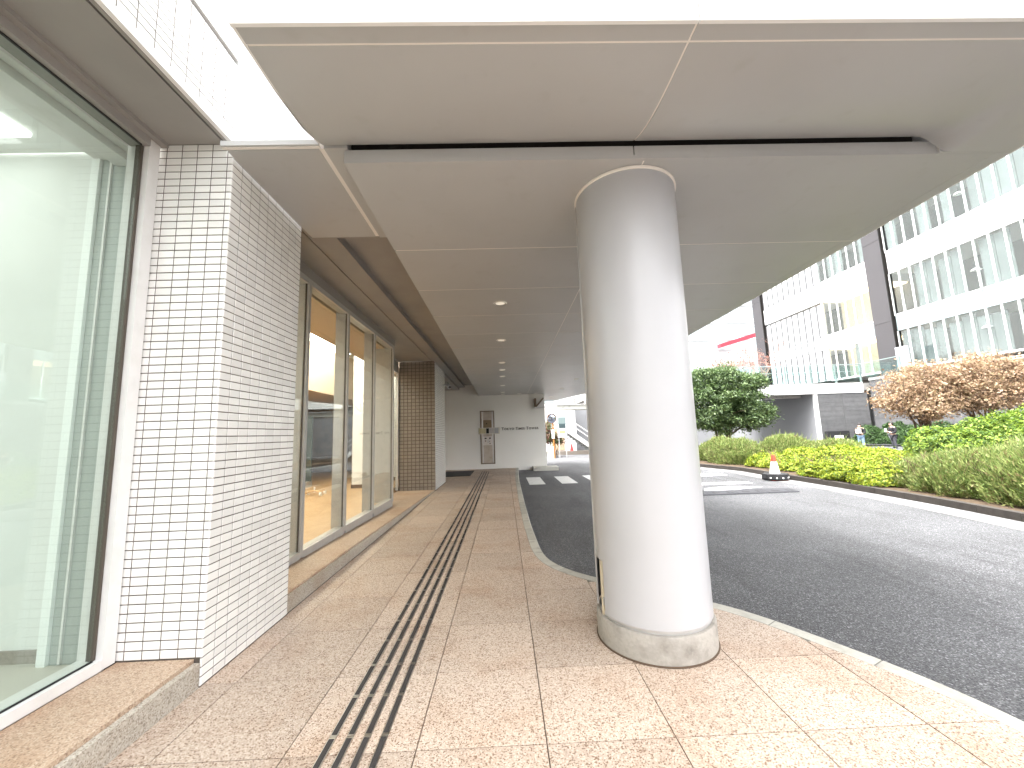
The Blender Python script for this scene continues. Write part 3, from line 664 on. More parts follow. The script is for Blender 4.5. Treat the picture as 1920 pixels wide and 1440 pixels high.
# intercom panel in its niche
ic = thing('intercom_panel', (-0.73, 17.35, 0.2), 'tall steel intercom panel set in the white end wall', 'intercom panel')
B(-1.04, -0.42, 17.40, 17.5, 0.207, 2.528).build('back_plate', mat('beige_steel', (0.52, 0.45, 0.38), 0.45, 0.4, metal=0.2, noise=(5, (0.44, 0.37, 0.3), 0.45, 0.7)), ic)
M_FRB = mat('dark_bronze_edge', (0.17, 0.12, 0.08), 0.5)
for x0, x1 in ((-1.043, -1.02), (-0.44, -0.417)): B(x0, x1, 17.285, 17.399, 0.207, 2.528).build('niche_edge', M_FRB, ic)
for z0, z1 in ((0.207, 0.24), (2.50, 2.528)): B(-1.019, -0.441, 17.29, 17.399, z0, z1).build('niche_edge', M_FRB, ic)
for x in (-0.96, -0.52): B(x, x + .035, 17.36, 17.399, 0.25, 2.49).build('rail', M_STEEL, ic)
lkb = B(-0.91, -0.545, 17.34, 17.399, 1.78, 2.12).build('lock_box', mat('bronze_box', (0.24, 0.18, 0.11), 0.45, metal=0.3), ic)
MB().tube([(-0.76, 17.335, 1.96), (-0.76, 17.345, 1.96)], 0.025, 10).build('keyhole', M_BLACK, lkb)
bpl = B(-0.92, -0.53, 17.33, 17.399, 1.02, 1.40).build('button_plate', mat('pale_plate', (0.66, 0.60, 0.56), 0.5), ic)
for x, z, w, h, c in ((-0.86, 1.29, .085, .05, M_BLACK), (-0.66, 1.29, .07, .06, M_BLACK), (-0.845, 1.18, .05, .045, M_FRB), (-0.735, 1.12, .05, .15, M_ALU), (-0.66, 1.17, .04, .03, M_FRB), (-0.65, 1.07, .045, .045, M_FRB)):
    B(x, x + w, 17.318, 17.329, z, z + h).build('button', c, bpl)
nb = thing('notice_board', (-0.72, 17.26, 1.5), 'strip of notices across the intercom panel, with one black card', 'notice board')
B(-1.13, -0.19, 17.255, 17.283, 1.50, 1.78).build('backing', mat('notice_backing', (0.62, 0.58, 0.50), 0.6), nb)
for x0, x1, c in ((-1.09, -0.80, (0.55, 0.49, 0.30)), (-0.78, -0.66, (0.02, 0.02, 0.02)), (-0.645, -0.44, (0.5, 0.46, 0.43)), (-0.42, -0.24, (0.42, 0.42, 0.43))):
    B(x0, x1, 17.248, 17.254, 1.53, 1.755).build('notice_card', mat('card_%d' % int(c[0] * 100), c, 0.6, noise=(40, tuple(q * .8 for q in c), .45, .6)), nb)
# lettering
def text_mesh(s, size, depth, font_bold=0.0):
    cu = bpy.data.curves.new('letter', 'FONT'); cu.body = s; cu.size = size; cu.extrude = depth / 2; cu.offset = font_bold; cu.resolution_u = 3
    o = bpy.data.objects.new('tmp', cu); COL.objects.link(o)
    dg = bpy.context.evaluated_depsgraph_get(); me = bpy.data.meshes.new_from_object(o.evaluated_get(dg)); bpy.data.objects.remove(o); return me
M_LET = mat('bronze_letters', (0.10, 0.09, 0.07), 0.45, metal=0.3)
lt = thing('wall_lettering', (0.7, 17.28, 1.65), 'raised bronze letters reading TOKYO TIMES TOWER on the white wall', 'lettering')
px = -0.10
for word in ('TOKYO', 'TIMES', 'TOWER'):
    for k, ch in enumerate(word):
        sz = 0.165 if k == 0 else 0.128
        me = text_mesh(ch, sz, 0.012, 0.003); me.materials.append(M_LET)
        xs = [v.co.x for v in me.vertices]; w = max(xs) - min(xs); x0 = min(xs)
        zb = min(v.co.y for v in me.vertices); zt = max(v.co.y for v in me.vertices)
        bm = bmesh.new(); bm.from_mesh(me)
        def bar_(a, b, c, d):
            r = bmesh.ops.create_cube(bm, size=1); bmesh.ops.scale(bm, vec=(b - a, d - c, 0.012), verts=r['verts']); bmesh.ops.translate(bm, vec=((a + b) / 2, (c + d) / 2, 0), verts=r['verts'])
        sf = sz * 0.055                                     # small serifs at the feet of the stems
        feet = {'T': [(x0 + w * .28, x0 + w * .72)], 'K': [(x0 - w * .08, x0 + w * .32), (x0 + w * .72, x0 + w * 1.08)], 'Y': [(x0 + w * .25, x0 + w * .75)], 'I': [(x0 - w, x0 + w * 2)],
                'M': [(x0 - w * .08, x0 + w * .2), (x0 + w * .75, x0 + w * 1.08)], 'R': [(x0 - w * .08, x0 + w * .32), (x0 + w * .72, x0 + w * 1.08)]}.get(ch, [])
        for a, b in feet: bar_(a, b, zb, zb + sf)
        for v in bm.verts: v.co.x -= x0
        bm.to_mesh(me); bm.free()
        o = link('letter', me, (px, 17.292, 1.655), lt); o.rotation_euler = (R(90), 0, 0)
        px += w + 0.018
    px += 0.06
# doormat, bracketed box at the wall head
dm = thing('doormat', (-2.0, 15.6, 0.0), 'dark rectangular doormat on the paving before the white end wall', 'doormat')
B(-3.2, -1.30, 14.55, 16.45, 0.0015, 0.018).build('pile', M_BLACK, dm); B(-3.22, -1.28, 14.53, 16.47, 0.0012, 0.010).build('rubber_edge', M_GASKET, dm)
br = thing('wall_bracket', (1.6, 17.25, 2.5), 'small angled bracket box high on the end wall corner', 'bracket')
B(1.38, 1.46, 17.05, 17.298, 2.62, 3.0).build('side_plate', M_FRB, br)
MB().xprism([(1.46, 2.62), (1.84, 2.62), (1.84, 3.0), (1.78, 3.0)], 'y', 17.2, 17.298).build('angled_panel', M_WHITE, br)
MB().tube([(1.46, 17.15, 2.64), (1.80, 17.15, 3.02)], 0.03, 8).build('strut', M_FRB, br)
B(1.33, 1.84, 17.05, 17.298, 2.57, 2.618).build('base_plate', M_ALU, br)
B(1.2, 2.25, 16.55, 17.28, -0.1, 0.045).build('end_step', concrete('pale_step', (0.6, 0.58, 0.52)), label='small pale concrete step at the foot of the end wall corner', cat='step')

# ================================================================== VEGETATION
def leaves(name, pts, nrm, size, asp, mt, parent, up=0.3, spread=0.8, kind=None, szvar=0.35, fold=0.12):
    n = len(pts); g = RNG.normal(size=(n, 3)); nn = nrm + spread * g; nn[:, 2] += up; nn /= np.linalg.norm(nn, axis=1, keepdims=True) + 1e-9
    t = RNG.normal(size=(n, 3)); t -= (t * nn).sum(1, keepdims=True) * nn; t /= np.linalg.norm(t, axis=1, keepdims=True) + 1e-9
    b = np.cross(nn, t); s = size * (1 + szvar * RNG.normal(size=(n, 1))).clip(0.4, 2)
    v = np.empty((n, 4, 3)); v[:, 0] = pts - t * s * .5; v[:, 1] = pts + b * s * asp * .5 + nn * s * fold; v[:, 2] = pts + t * s * .5; v[:, 3] = pts - b * s * asp * .5 + nn * s * fold
    return raw(name, v, mt, parent, kind)
def blades(name, pts, dirs, length, width, mt, parent, kind=None):
    n = len(pts); d = dirs / (np.linalg.norm(dirs, axis=1, keepdims=True) + 1e-9); g = RNG.normal(size=(n, 3)); b = np.cross(d, g); b /= np.linalg.norm(b, axis=1, keepdims=True) + 1e-9
    L_ = length * (1 + .3 * RNG.normal(size=(n, 1))).clip(.4, 2)
    v = np.empty((n, 4, 3)); v[:, 0] = pts; v[:, 1] = pts + d * L_ * .5 + b * width; v[:, 2] = pts + d * L_; v[:, 3] = pts + d * L_ * .5 - b * width
    return raw(name, v, mt, parent, kind)
def raw(name, v, mt, parent, kind=None):
    n = len(v); v = v.reshape(-1, 3); c = Vector(v.mean(0)); me = bpy.data.meshes.new(name)
    me.vertices.add(n * 4); me.vertices.foreach_set('co', (v - np.array(c)).astype(np.float32).ravel())
    me.loops.add(n * 4); me.loops.foreach_set('vertex_index', np.arange(n * 4, dtype=np.int32))
    me.polygons.add(n); me.polygons.foreach_set('loop_start', np.arange(0, n * 4, 4, dtype=np.int32)); me.polygons.foreach_set('loop_total', np.full(n, 4, dtype=np.int32))
    me.materials.append(mt); me.update(calc_edges=True); o = link(name, me, c, parent)
    if kind: o['kind'] = kind
    return o
def bumpy(d, seed, k=5.0):
    r = np.random.default_rng(seed); a = np.zeros(len(d))
    for i in range(7):
        w = r.normal(size=3) * k * (0.6 + 0.35 * i); a += np.sin(d @ w + r.uniform(0, 6.28)) / (1 + 0.5 * i)
    return a / 3.0
def lump_points(lumps, dens, zmin=0.02, shell=0.13, lumpy=0.14, seed=1, low=-0.25):
    P = []; Q = []
    for li, (cx, cy, cz, rx, ry, rz) in enumerate(lumps):
        area = 4 * math.pi * ((rx * ry) ** 1.6 / 3 + (rx * rz) ** 1.6 / 3 + (ry * rz) ** 1.6 / 3) ** (1 / 1.6) * 0.6
        n = int(area * dens); d = RNG.normal(size=(int(n * 1.8), 3)); d /= np.linalg.norm(d, axis=1, keepdims=True); d = d[d[:, 2] > low][:n]
        r = 1 - np.abs(RNG.normal(size=len(d))) * shell + lumpy * bumpy(d, seed * 31 + li)
        p = d * r[:, None] * np.array([rx, ry, rz]) + np.array([cx, cy, cz]); nr = d / np.array([rx, ry, rz]); nr /= np.linalg.norm(nr, axis=1, keepdims=True)
        ok = p[:, 2] > zmin
        for lj, (ax, ay, az, sx, sy, sz) in enumerate(lumps):
            if lj == li: continue
            ok &= (((p - np.array([ax, ay, az])) / np.array([sx, sy, sz])) ** 2).sum(1) > 0.6
        P.append(p[ok]); Q.append(nr[ok])
    return np.concatenate(P), np.concatenate(Q)
M_TWIG = mat('twig_bark', (0.13, 0.085, 0.055), 0.85, noise=(30, (0.2, 0.14, 0.09), 0.4, 0.7))
def twigs(name, base_pts, h, n, parent, r=0.008, lean=0.5, mt=M_TWIG, seed=3):
    rr = random.Random(seed); m = MB()
    for _ in range(n):
        bx, by, bz = rr.choice(base_pts); bx += rr.uniform(-.4, .4); by += rr.uniform(-.4, .4); hh = h * rr.uniform(.6, 1.1)
        dx, dy = rr.gauss(0, lean) * hh, rr.gauss(0, lean) * hh
        m.tube([(bx, by, bz), (bx + dx * .3, by + dy * .3, bz + hh * .5), (bx + dx, by + dy, bz + hh)], [r, r * .8, r * .4], 5)
    m.build(name, mt, parent, kind='stuff')
# --- fine grey-green hedge along the kerb
L_OL = leafmat('rosemary_leaf', [(0.078, 0.116, 0.035), (0.155, 0.225, 0.062), (0.248, 0.310, 0.093), (0.357, 0.419, 0.155), (0.217, 0.155, 0.078)])
def fine_hedge(name, lumps, label, seed, dens, ln=0.085, low=-0.25):
    cx = sum(l[0] for l in lumps) / len(lumps); cyy = sum(l[1] for l in lumps) / len(lumps)
    t = thing(name, (cx, cyy, 0.01), label, 'hedge')
    p, q = lump_points(lumps, dens, 0.03, 0.2, 0.16, seed, low)
    d = q * 0.7 + RNG.normal(size=q.shape) * 0.45; d[:, 2] += 0.75
    blades('foliage', p - d * 0.03, d, ln, ln * 0.13, L_OL, t, 'stuff')
    k = RNG.choice(len(p), int(len(p) * .02)); d2 = q[k] * .6 + RNG.normal(size=q[k].shape) * .35; d2[:, 2] += .9
    blades('stray_shoots', p[k], d2, ln * 2.6, ln * .06, L_OL, t, 'stuff')
    twigs('stems', [(l[0] - l[3] * .55, l[1], 0.0) for l in lumps] + [(l[0] - l[3] * .3, l[1], 0) for l in lumps], 0.75, 46 * len(lumps), t, 0.007, 0.45, seed=seed)
    return t
fine_hedge('rosemary_hedge', [(9.75, 3.2, .12, 1.5, 1.4, 1.05), (9.75, 4.9, .12, 1.42, 1.4, 1.03), (9.75, 6.4, .12, 1.38, 1.4, 0.96), (9.85, 7.7, .1, 1.4, 1.2, 0.80), (10.0, 8.7, .1, 1.35, 0.9, 0.62), (11.5, 5.5, .2, 1.2, 2.2, 1.0), (11.4, 7.9, .2, 1.0, 1.4, .85)],
           'loose feathery grey-green hedge along the kerb at the right edge', 5, 5200)
fine_hedge('rosemary_hedge', [(9.6, 16.0, .1, 1.15, 1.3, 0.86), (11.0, 15.2, .1, 1.2, 1.2, 1.0), (12.2, 14.3, .1, 1.1, 1.2, .80), (9.9, 17.6, .1, 1.3, 1.2, .95)],
           'fine grey-green hedge below the round green tree, behind the yellow shrubs', 9, 2600, 0.10)
# --- yellow shrubs
L_YE = leafmat('golden_leaf', [(0.039, 0.083, 0.009), (0.121, 0.198, 0.013), (0.242, 0.308, 0.022), (0.363, 0.396, 0.032), (0.298, 0.341, 0.055)], trans=0.25)
def leaf_hedge(name, lumps, label, cat, mt, seed, dens, size, asp=0.55, shell=0.10, lumpy=0.12, up=0.35, stems=30, low=-0.25, spread=.6):
    cx = sum(l[0] for l in lumps) / len(lumps); cyy = sum(l[1] for l in lumps) / len(lumps)
    t = thing(name, (cx, cyy, 0.01), label, cat)
    p, q = lump_points(lumps, dens, 0.05, shell, lumpy, seed, low)
    leaves('foliage', p, q, size, asp, mt, t, up, spread, 'stuff')
    k = RNG.choice(len(p), int(len(p) * .03)); leaves('stray_shoots', p[k] + q[k] * RNG.uniform(.02, .12, (len(k), 1)), q[k], size, asp * .8, mt, t, up, spread * 1.4, 'stuff')
    twigs('stems', [(l[0], l[1], 0.0) for l in lumps], 0.6, stems * len(lumps), t, 0.01, 0.4, seed=seed)
    return t
leaf_hedge('golden_shrub', [(9.05, 9.35, .05, .78, .75, .48), (9.05, 10.2, .05, .78, .75, .46), (9.1, 11.0, .05, .72, .7, .40), (9.6, 9.9, .1, .7, 1.2, .52)], 'bright yellow-green clipped shrub by the kerb, right of the traffic cone', 'shrub', L_YE, 3, 3600, 0.05, lumpy=.18)
leaf_hedge('golden_shrub', [(10.5, 10.9, .1, .95, .9, .64), (10.45, 12.1, .1, 1.0, .95, .68), (10.1, 13.2, .1, .95, .9, .58), (9.6, 14.0, .05, .8, .8, .46), (9.3, 12.7, .02, .5, .8, .32)], 'bright yellow-green clipped shrub behind the traffic cone', 'shrub', L_YE, 4, 2800, 0.056, lumpy=.18)
# --- azaleas
L_AZ = leafmat('azalea_leaf', [(0.029, 0.063, 0.014), (0.080, 0.148, 0.023), (0.183, 0.274, 0.034), (0.274, 0.354, 0.057)])
L_AZD = leafmat('dark_azalea_leaf', [(0.018, 0.042, 0.015), (0.045, 0.090, 0.027), (0.083, 0.150, 0.045)])
leaf_hedge('azalea_mound', [(13.7, 12.0, .25, 1.0, 1.0, 1.0), (15.0, 11.9, .3, 1.3, 1.2, 1.25), (16.7, 11.6, .35, 1.5, 1.4, 1.42), (18.4, 11.3, .3, 1.4, 1.4, 1.45)], 'broad light green azalea mound behind the feathery hedge at the right', 'shrub', L_AZ, 6, 1300, 0.085, 0.42, 0.12, 0.2, 0.5)
leaf_hedge('azalea_mound', [(24.5, 25.8, -.1, 1.0, .8, 1.35), (25.1, 24.7, -.1, 1.0, .9, 1.45), (25.2, 23.4, -.1, .9, 1.0, 1.4), (25.2, 21.9, -.1, .9, 1.0, 1.4)], 'dark green azalea mound behind the person in the dark jacket', 'shrub', L_AZD, 8, 1100, 0.10, 0.45, 0.12, 0.2, 0.5)
# --- brown autumn bushes
L_BR = leafmat('autumn_leaf', [(0.16, 0.095, 0.062), (0.27, 0.18, 0.115), (0.35, 0.25, 0.165), (0.42, 0.32, 0.22), (0.33, 0.21, 0.12), (0.31, 0.265, 0.155)])
def stem_tree(name, base, crown, nstem, label, cat, leafm, dens, size, asp, bark, r0, seed, group=None, spread=0.8, shell=0.4, trunk_h=None):
    rr = random.Random(seed); t = thing(name, base, label, cat, group); m = MB()
    bx, by, bz = base
    for k in range(nstem):
        l = crown[k % len(crown)]; a = rr.uniform(0, 6.28)
        sx, sy = bx + 0.25 * math.cos(a) * min(1, nstem - 1), by + 0.25 * math.sin(a) * min(1, nstem - 1)
        mid = (sx + (l[0] - sx) * .35 + rr.gauss(0, .1), sy + (l[1] - sy) * .35, bz + (l[2] - bz) * .55)
        top = (l[0] + rr.gauss(0, l[3] * .2), l[1] + rr.gauss(0, l[4] * .2), l[2])
        m.tube([(sx, sy, bz - .05), mid, top], [r0, r0 * .75, r0 * .45], 7)
        for q in range(9):
            d = Vector((rr.gauss(0, 1), rr.gauss(0, 1), rr.gauss(0.3, .8))).normalized(); f = rr.uniform(0, 1)
            s0 = Vector(mid).lerp(Vector(top), f); e = Vector((l[0] + d.x * l[3] * .85, l[1] + d.y * l[4] * .85, l[2] + d.z * l[5] * .85))
            mm = s0.lerp(e, .5) + Vector((rr.gauss(0, .08), rr.gauss(0, .08), .06))
            m.tube([s0, mm, e], [r0 * .4, r0 * .25, r0 * .1], 5)
    m.build('trunk', bark, t, smooth=True)
    # leaf clumps spread through the crown
    P = []; Q = []
    for li, l in enumerate(crown):
        nc = int(26 * l[3] * l[4] * l[5] + 30); c = RNG.normal(size=(nc, 3)); c /= np.linalg.norm(c, axis=1, keepdims=True)
        rad = RNG.uniform(0.4, 1.15, (nc, 1)) ** 0.7; cen = c * rad * np.array(l[3:]) + np.array(l[:3])
        per = int(dens * RNG.uniform(.7, 1.3)); cs = RNG.uniform(.10, .26, (nc, 1, 1))
        off = RNG.normal(size=(nc, per, 3)) * cs * np.array([1, 1, .6]); pp = cen[:, None, :] + off
        P.append(pp.reshape(-1, 3)); Q.append(np.repeat(c, per, 0) * .6)
    leaves('crown', np.concatenate(P), np.concatenate(Q), size, asp, leafm, t, 0.4, spread, 'stuff')
    return t
M_BARK = mat('dark_bark', (0.09, 0.065, 0.05), 0.9, noise=(25, (0.15, 0.115, 0.09), 0.4, 0.7))
stem_tree('autumn_bush', (16.9, 15.4, 0.1), [(16.0, 15.2, 2.5, .85, .9, .75), (16.9, 15.4, 3.0, 1.05, 1.0, .8), (17.6, 15.4, 2.6, .9, 1.0, .75), (16.5, 15.0, 1.95, .7, .8, .45), (17.7, 15.6, 3.25, .8, .9, .55)], 9,
          'tan brown autumn bush by the grey wall, nearest the two people', 'bush', L_BR, 85, 0.085, 0.6, M_BARK, 0.045, 21, 'autumn bushes')
stem_tree('autumn_bush', (19.2, 15.2, 0.1), [(18.2, 15.2, 3.0, 1.1, 1.0, .9), (19.3, 15.3, 3.25, 1.2, 1.0, .85), (20.5, 15.2, 3.1, 1.2, 1.0, .9), (19.6, 14.9, 2.35, 1.2, .9, .55), (21.4, 15.2, 2.9, 1.0, 1.0, .9), (18.3, 15.0, 2.25, .9, .8, .5)], 10,
          'tan brown autumn bush above the azalea mound at the right edge', 'bush', L_BR, 85, 0.085, 0.6, M_BARK, 0.045, 22, 'autumn bushes')
# --- round evergreen tree
L_GR = leafmat('evergreen_leaf', [(0.028, 0.055, 0.018), (0.06, 0.11, 0.032), (0.115, 0.18, 0.06), (0.19, 0.26, 0.10)], gloss=0.6)
crown = [(10.6, 20, 2.7, 1.1, 1.2, 1.0), (11.8, 20, 3.25, 1.2, 1.3, 1.05), (12.65, 20, 2.5, .95, 1.2, .9), (11.6, 19.6, 2.2, 1.4, 1.1, .9), (10.9, 20.2, 3.6, .9, .9, .8), (12.5, 19.9, 3.3, .85, 1.0, .85), (12.5, 19.6, 1.85, .8, .8, .5), (11.5, 19.8, 4.05, .6, .7, .5), (13.35, 20, 2.1, .45, .6, .5), (9.75, 20, 3.2, .4, .6, .6), (13.15, 20, 3.75, .45, .5, .35), (10.4, 20, 4.2, .5, .5, .35), (10.6, 19.8, 1.9, .8, .8, .5)]
ev = stem_tree('evergreen_tree', (11.4, 20, 0.0), crown, 8, 'dense round evergreen tree standing before the footbridge', 'tree', L_GR, 130, 0.12, 0.36, M_BARK, 0.075, 33)
# --- bare reddish trees on the deck
L_RD = leafmat('sparse_red_leaf', [(0.28, 0.10, 0.08), (0.36, 0.16, 0.13), (0.25, 0.12, 0.08)])
M_PBARK = mat('pale_bark', (0.26, 0.17, 0.14), 0.9)
def bare_tree(base, h, w, label, seed):
    rr = random.Random(seed); t = thing('bare_tree', base, label, 'tree', 'bare trees on the deck'); m = MB(); tips = []
    def grow(p, d, L_, r, lvl):
        q = p + d * L_; mid = p.lerp(q, .5) + Vector((rr.gauss(0, .06), rr.gauss(0, .06), 0)) * L_
        m.tube([p, mid, q], [r, r * .85, r * .7], 5); tips.append(q)
        if lvl == 0: return
        for _ in range(rr.choice((2, 3, 3))):
            nd = (d + Vector((rr.gauss(0, .65) * w, rr.gauss(0, .65), rr.gauss(.05, .35)))).normalized(); grow(q, nd, L_ * rr.uniform(.6, .85), r * .65, lvl - 1)
    for k in range(4): grow(Vector(base) + Vector((rr.gauss(0, .3), rr.gauss(0, .2), 0)), Vector((rr.gauss(0, .3) * w, rr.gauss(0, .3), 1)).normalized(), h * .32, 0.05, 4)
    m.build('branches', M_PBARK, t)
    P = np.array([tuple(q) for q in tips for _ in range(2)]) + RNG.normal(size=(len(tips) * 2, 3)) * .16
    leaves('crown', P, RNG.normal(size=P.shape), 0.10, .5, L_RD, t, .2, 1, 'stuff')
bare_tree((20.9, 30.2, 4.3), 4.0, 1.25, 'sparse reddish tree on the footbridge deck, in front of the white finned facade', 41)
bare_tree((17.0, 30.4, 4.3), 3.0, 1.1, 'sparse reddish tree on the deck above the round evergreen tree', 42)

# ================================================================== FOOTBRIDGE and grey wall
M_BRW = mat('white_bridge_paint', (0.74, 0.74, 0.73), 0.6, noise=(0.8, (0.68, 0.68, 0.67), 0.45, 0.75))
fb = thing('footbridge', (20, 28.5, 3.6), 'white footbridge with a glass balustrade behind the round green tree', 'footbridge')
B(6.0, 25.72, 27.0, 27.3, 3.58, 4.29).build('fascia_beam', M_BRW, fb)
B(6.0, 26.9, 27.3, 33.5, 3.75, 4.28).build('deck', concrete('deck_concrete', (0.40, 0.39, 0.37)), fb)
B(6.0, 22.08, 28.2, 28.6, 3.4, 3.75).build('soffit_beam', concrete('deck_concrete', (0.40, 0.39, 0.37)), fb)
M_BGL = glass('balustrade_glass', (0.84, 0.945, 0.935))
M_BPOST = mat('grey_green_post', (0.22, 0.28, 0.27), 0.4, metal=0.3)
xs = [11.1 + 1.83 * k for k in range(9)]
for a in xs: B(a - .045, a + .045, 27.06, 27.15, 4.29, 5.62).build('post', M_BPOST, fb)
for a, b in zip(xs[:-1], xs[1:]): B(a + .06, b - .06, 27.09, 27.11, 4.36, 5.52).build('glass_panel', M_BGL, fb)
MB().tube([(11.0, 27.1, 5.63), (25.78, 27.1, 5.63)], 0.035, 8).build('handrail', M_BPOST, fb)
MB().tube([(11.0, 27.04, 5.12), (25.75, 27.04, 5.12)], 0.02, 6).build('lower_rail', M_BPOST, fb)
for y in (24.5,): B(26.0, 26.09, y, y + .09, 4.62, 5.7).build('post', M_BPOST, fb)
for a, b in ((24.6, 27.0),): B(26.03, 26.05, a, b, 4.64, 5.6).build('glass_panel', M_BGL, fb)
MB().tube([(25.78, 27.1, 5.63), (26.04, 24.5, 5.70)], 0.03, 8).build('handrail', M_BPOST, fb)
gw = thing('grey_clad_wall', (24, 29, 0), 'grey stone-clad wall carrying the footbridge, white corner strip at its edge', 'wall')
M_STONE = mat('grey_cladding', (0.12, 0.12, 0.123), 0.7, 0.3, var=0.07, noise=(3, (0.095, 0.095, 0.098), 0.4, 0.7))
B(22.3, 25.96, 27.06, 36.5, -0.3, 3.57).build('core', concrete('wall_core', (0.16, 0.16, 0.16)), gw)
for r_ in range(12):
    z0 = -0.22 + 0.316 * r_
    for q in range(2):
        a, b = ((22.31, 24.1), (24.115, 25.95))[q]
        B(a, b, 27.03, 27.06, z0 + .006, z0 + .310).build('cladding_stone', M_STONE, gw)
B(22.1, 22.3, 27.0, 27.2, -0.3, 3.57).build('corner_strip', M_BRW, gw)
M_GSM = mat('smooth_grey_render', (0.24, 0.245, 0.255), 0.7)
B(22.12, 22.299, 27.21, 38.0, -0.3, 3.57).build('passage_face', M_GSM, gw)
B(6.0, 22.1, 38.0, 38.3, -0.3, 3.7).build('passage_back', M_GSM, gw)
dp = thing('dark_notice_case', (22.9, 26.8, 0.2), 'low dark notice case against the grey clad wall, beside the two people', 'notice case')
B(22.45, 24.0, 26.7, 26.95, 0.28, 0.92).build('case', M_BLACK, dp); B(22.9, 23.5, 26.66, 26.69, 0.4, 0.62).build('sheet', M_WHITE, dp)
for x in (22.6, 23.8): B(x, x + .06, 26.8, 26.86, -0.22, 0.28).build('leg', M_BLACK, dp)
rw = thing('retaining_wall', (26.6, 14, -0.2), 'grey retaining wall behind the brown bushes, carrying the raised plaza', 'wall')
for k in range(10):
    for r_ in range(5):
        B(26.2, 26.32, 3.0 + 2.4 * k + .006, 5.4 + 2.4 * k - .006, -0.2 + .92 * r_ + .006, .72 + .92 * r_ - .006).build('cladding_stone', M_STONE, rw)
B(26.32, 27.2, 3.0, 26.99, -0.3, 4.4).build('core', concrete('wall_core', (0.16, 0.16, 0.16)), rw)
B(26.15, 26.4, 3.0, 26.99, 4.402, 4.6).build('coping', concrete('coping', (0.34, 0.33, 0.32)), rw)
S('plaza', concrete('plaza_paving', (0.42, 0.41, 0.40)), 26.41, 27.3, 3.0, 26.99, 4.41, 4.6)

# ================================================================== OFFICE BUILDING
ob = thing('office_building', (29, 28, 0), 'long white office block with tall glass bays and dark stone piers', 'building')
XF = 27.0
M_BAND = mat('white_facade_panel', (0.62, 0.62, 0.62), 0.5, 0.4, var=0.02)
M_PIER = mat('dark_pier_stone', (0.05, 0.047, 0.05), 0.5, 0.4, var=0.10)
M_MUL = mat('white_mullion', (0.72, 0.72, 0.71), 0.4)
M_OGL = glass('office_glass', (0.86, 0.89, 0.885), 1.5)
M_SPGL = mat('spandrel_glass', (0.24, 0.29, 0.295), 0.08, 0.6, var=0.06)
M_BLIND = mat('pale_blind', (0.20, 0.22, 0.22), 0.8, var=0.15, noise=(1.2, (0.16, 0.175, 0.175), 0.4, 0.7))
M_OIN = mat('office_interior', (0.10, 0.10, 0.10), 0.8)
M_OCEIL = mat('office_warm_lamp', (0.8, 0.75, 0.65), 0.6, emit=(1, 0.72, 0.38, 0.7))
B(XF + 3.0, XF + 3.2, 2, 39.4, 0, 32).build('rear_wall', M_OIN, ob)
FLO = [(5.0, 7.53), (8.70, 11.57), (13.22, 16.1), (17.7, 20.6), (22.2, 25.1), (26.7, 29.6)]
SPN = [(7.53, 8.70, 'g'), (11.57, 13.22, 'w'), (16.1, 17.7, 'w'), (20.6, 22.2, 'w'), (25.1, 26.7, 'w'), (29.6, 31.5, 'w')]
PIERS = [(25.3, 26.6), (38.1, 39.4), (16.3, 17.5)]
for a, b in PIERS:
    z = 4.0
    for h in (8.3, 14.2, 20.0, 26.0, 31.5): B(XF - .22, XF + .3, a, b, z + .012, h - .012).build('pier_panel', M_PIER, ob); z = h
    B(XF - .19, XF + .29, a + .02, b - .02, 4, 31.5).build('pier_core', M_DARK, ob)
    B(XF - .24, XF - .02, a - .08, a - .012, 4, 31.5).build('pier_edge', M_DARK, ob)
def bay(y0, y1, ny, floors, blind_p, warm=False):
    st = (y1 - y0) / ny
    for fi in floors:
        z0, z1 = FLO[fi]
        for k in range(ny):
            a, b = y0 + st * k, y0 + st * (k + 1)
            wp = B(XF - .01, XF + .01, a + .04, b - .04, z0 + .04, z1 - .04).build('window_pane', M_OGL, ob)
            u = RNG.uniform()
            if u < blind_p: B(XF + .25, XF + .29, a + .015, b - .015, z0 + .02, z1 - RNG.choice([.05, .05, .3])).build('blind', M_BLIND, wp)
            elif u < blind_p + .12: B(XF + .25, XF + .29, a + st * .35, b - .015, z0 + .02, z1 - .06).build('blind', M_BLIND, wp)
        for k in range(ny + 1):
            B(XF - .06, XF + .03, y0 + st * k - .038, y0 + st * k + .038, z0, z1).build('mullion', M_MUL, ob)
        if warm:
            B(XF + .15, XF + 2.9, y0 + .05, y1 - .05, z1 - .06, z1 - .03).build('room_ceiling', M_OCEIL, ob)
            B(XF + 1.6, XF + 1.7, y0, y1, z0, z1).build('room_wall', mat('warm_room_wall', (0.42, 0.38, 0.30), 0.8), ob)
        B(XF - .05, XF + 2.9, y0, y1, z0 - .10, z0 - .002).build('sill', M_MUL, ob)
bay(17.55, 25.22, 11, range(4), 0.62)
bay(9.5, 16.2, 9, range(4), 0.62)
bay(26.65, 30.95, 6, (0, 1), 0.0, warm=True)
bay(26.65, 30.95, 6, (2, 3), 0.6)
for y0, y1 in ((17.55, 25.2), (26.62, 38.08), (9.0, 16.2)):
    for z0, z1, kd in SPN:
        n_ = max(1, round((y1 - y0) / (0.7 if kd == 'g' else 2.6))); st = (y1 - y0) / n_
        for k in range(n_):
            if kd == 'g' and y1 > 38 and y0 + st * k > 31: continue
            B(XF - .03, XF + .06, y0 + st * k + .01, y0 + st * (k + 1) - .01, z0 + .02, z1 - .11).build('spandrel_panel', M_SPGL if kd == 'g' else M_BAND, ob)
        B(XF + .061, XF + 2.95, y0, y1, z0 + .03, z1 - .12).build('floor_slab', M_BAND, ob)
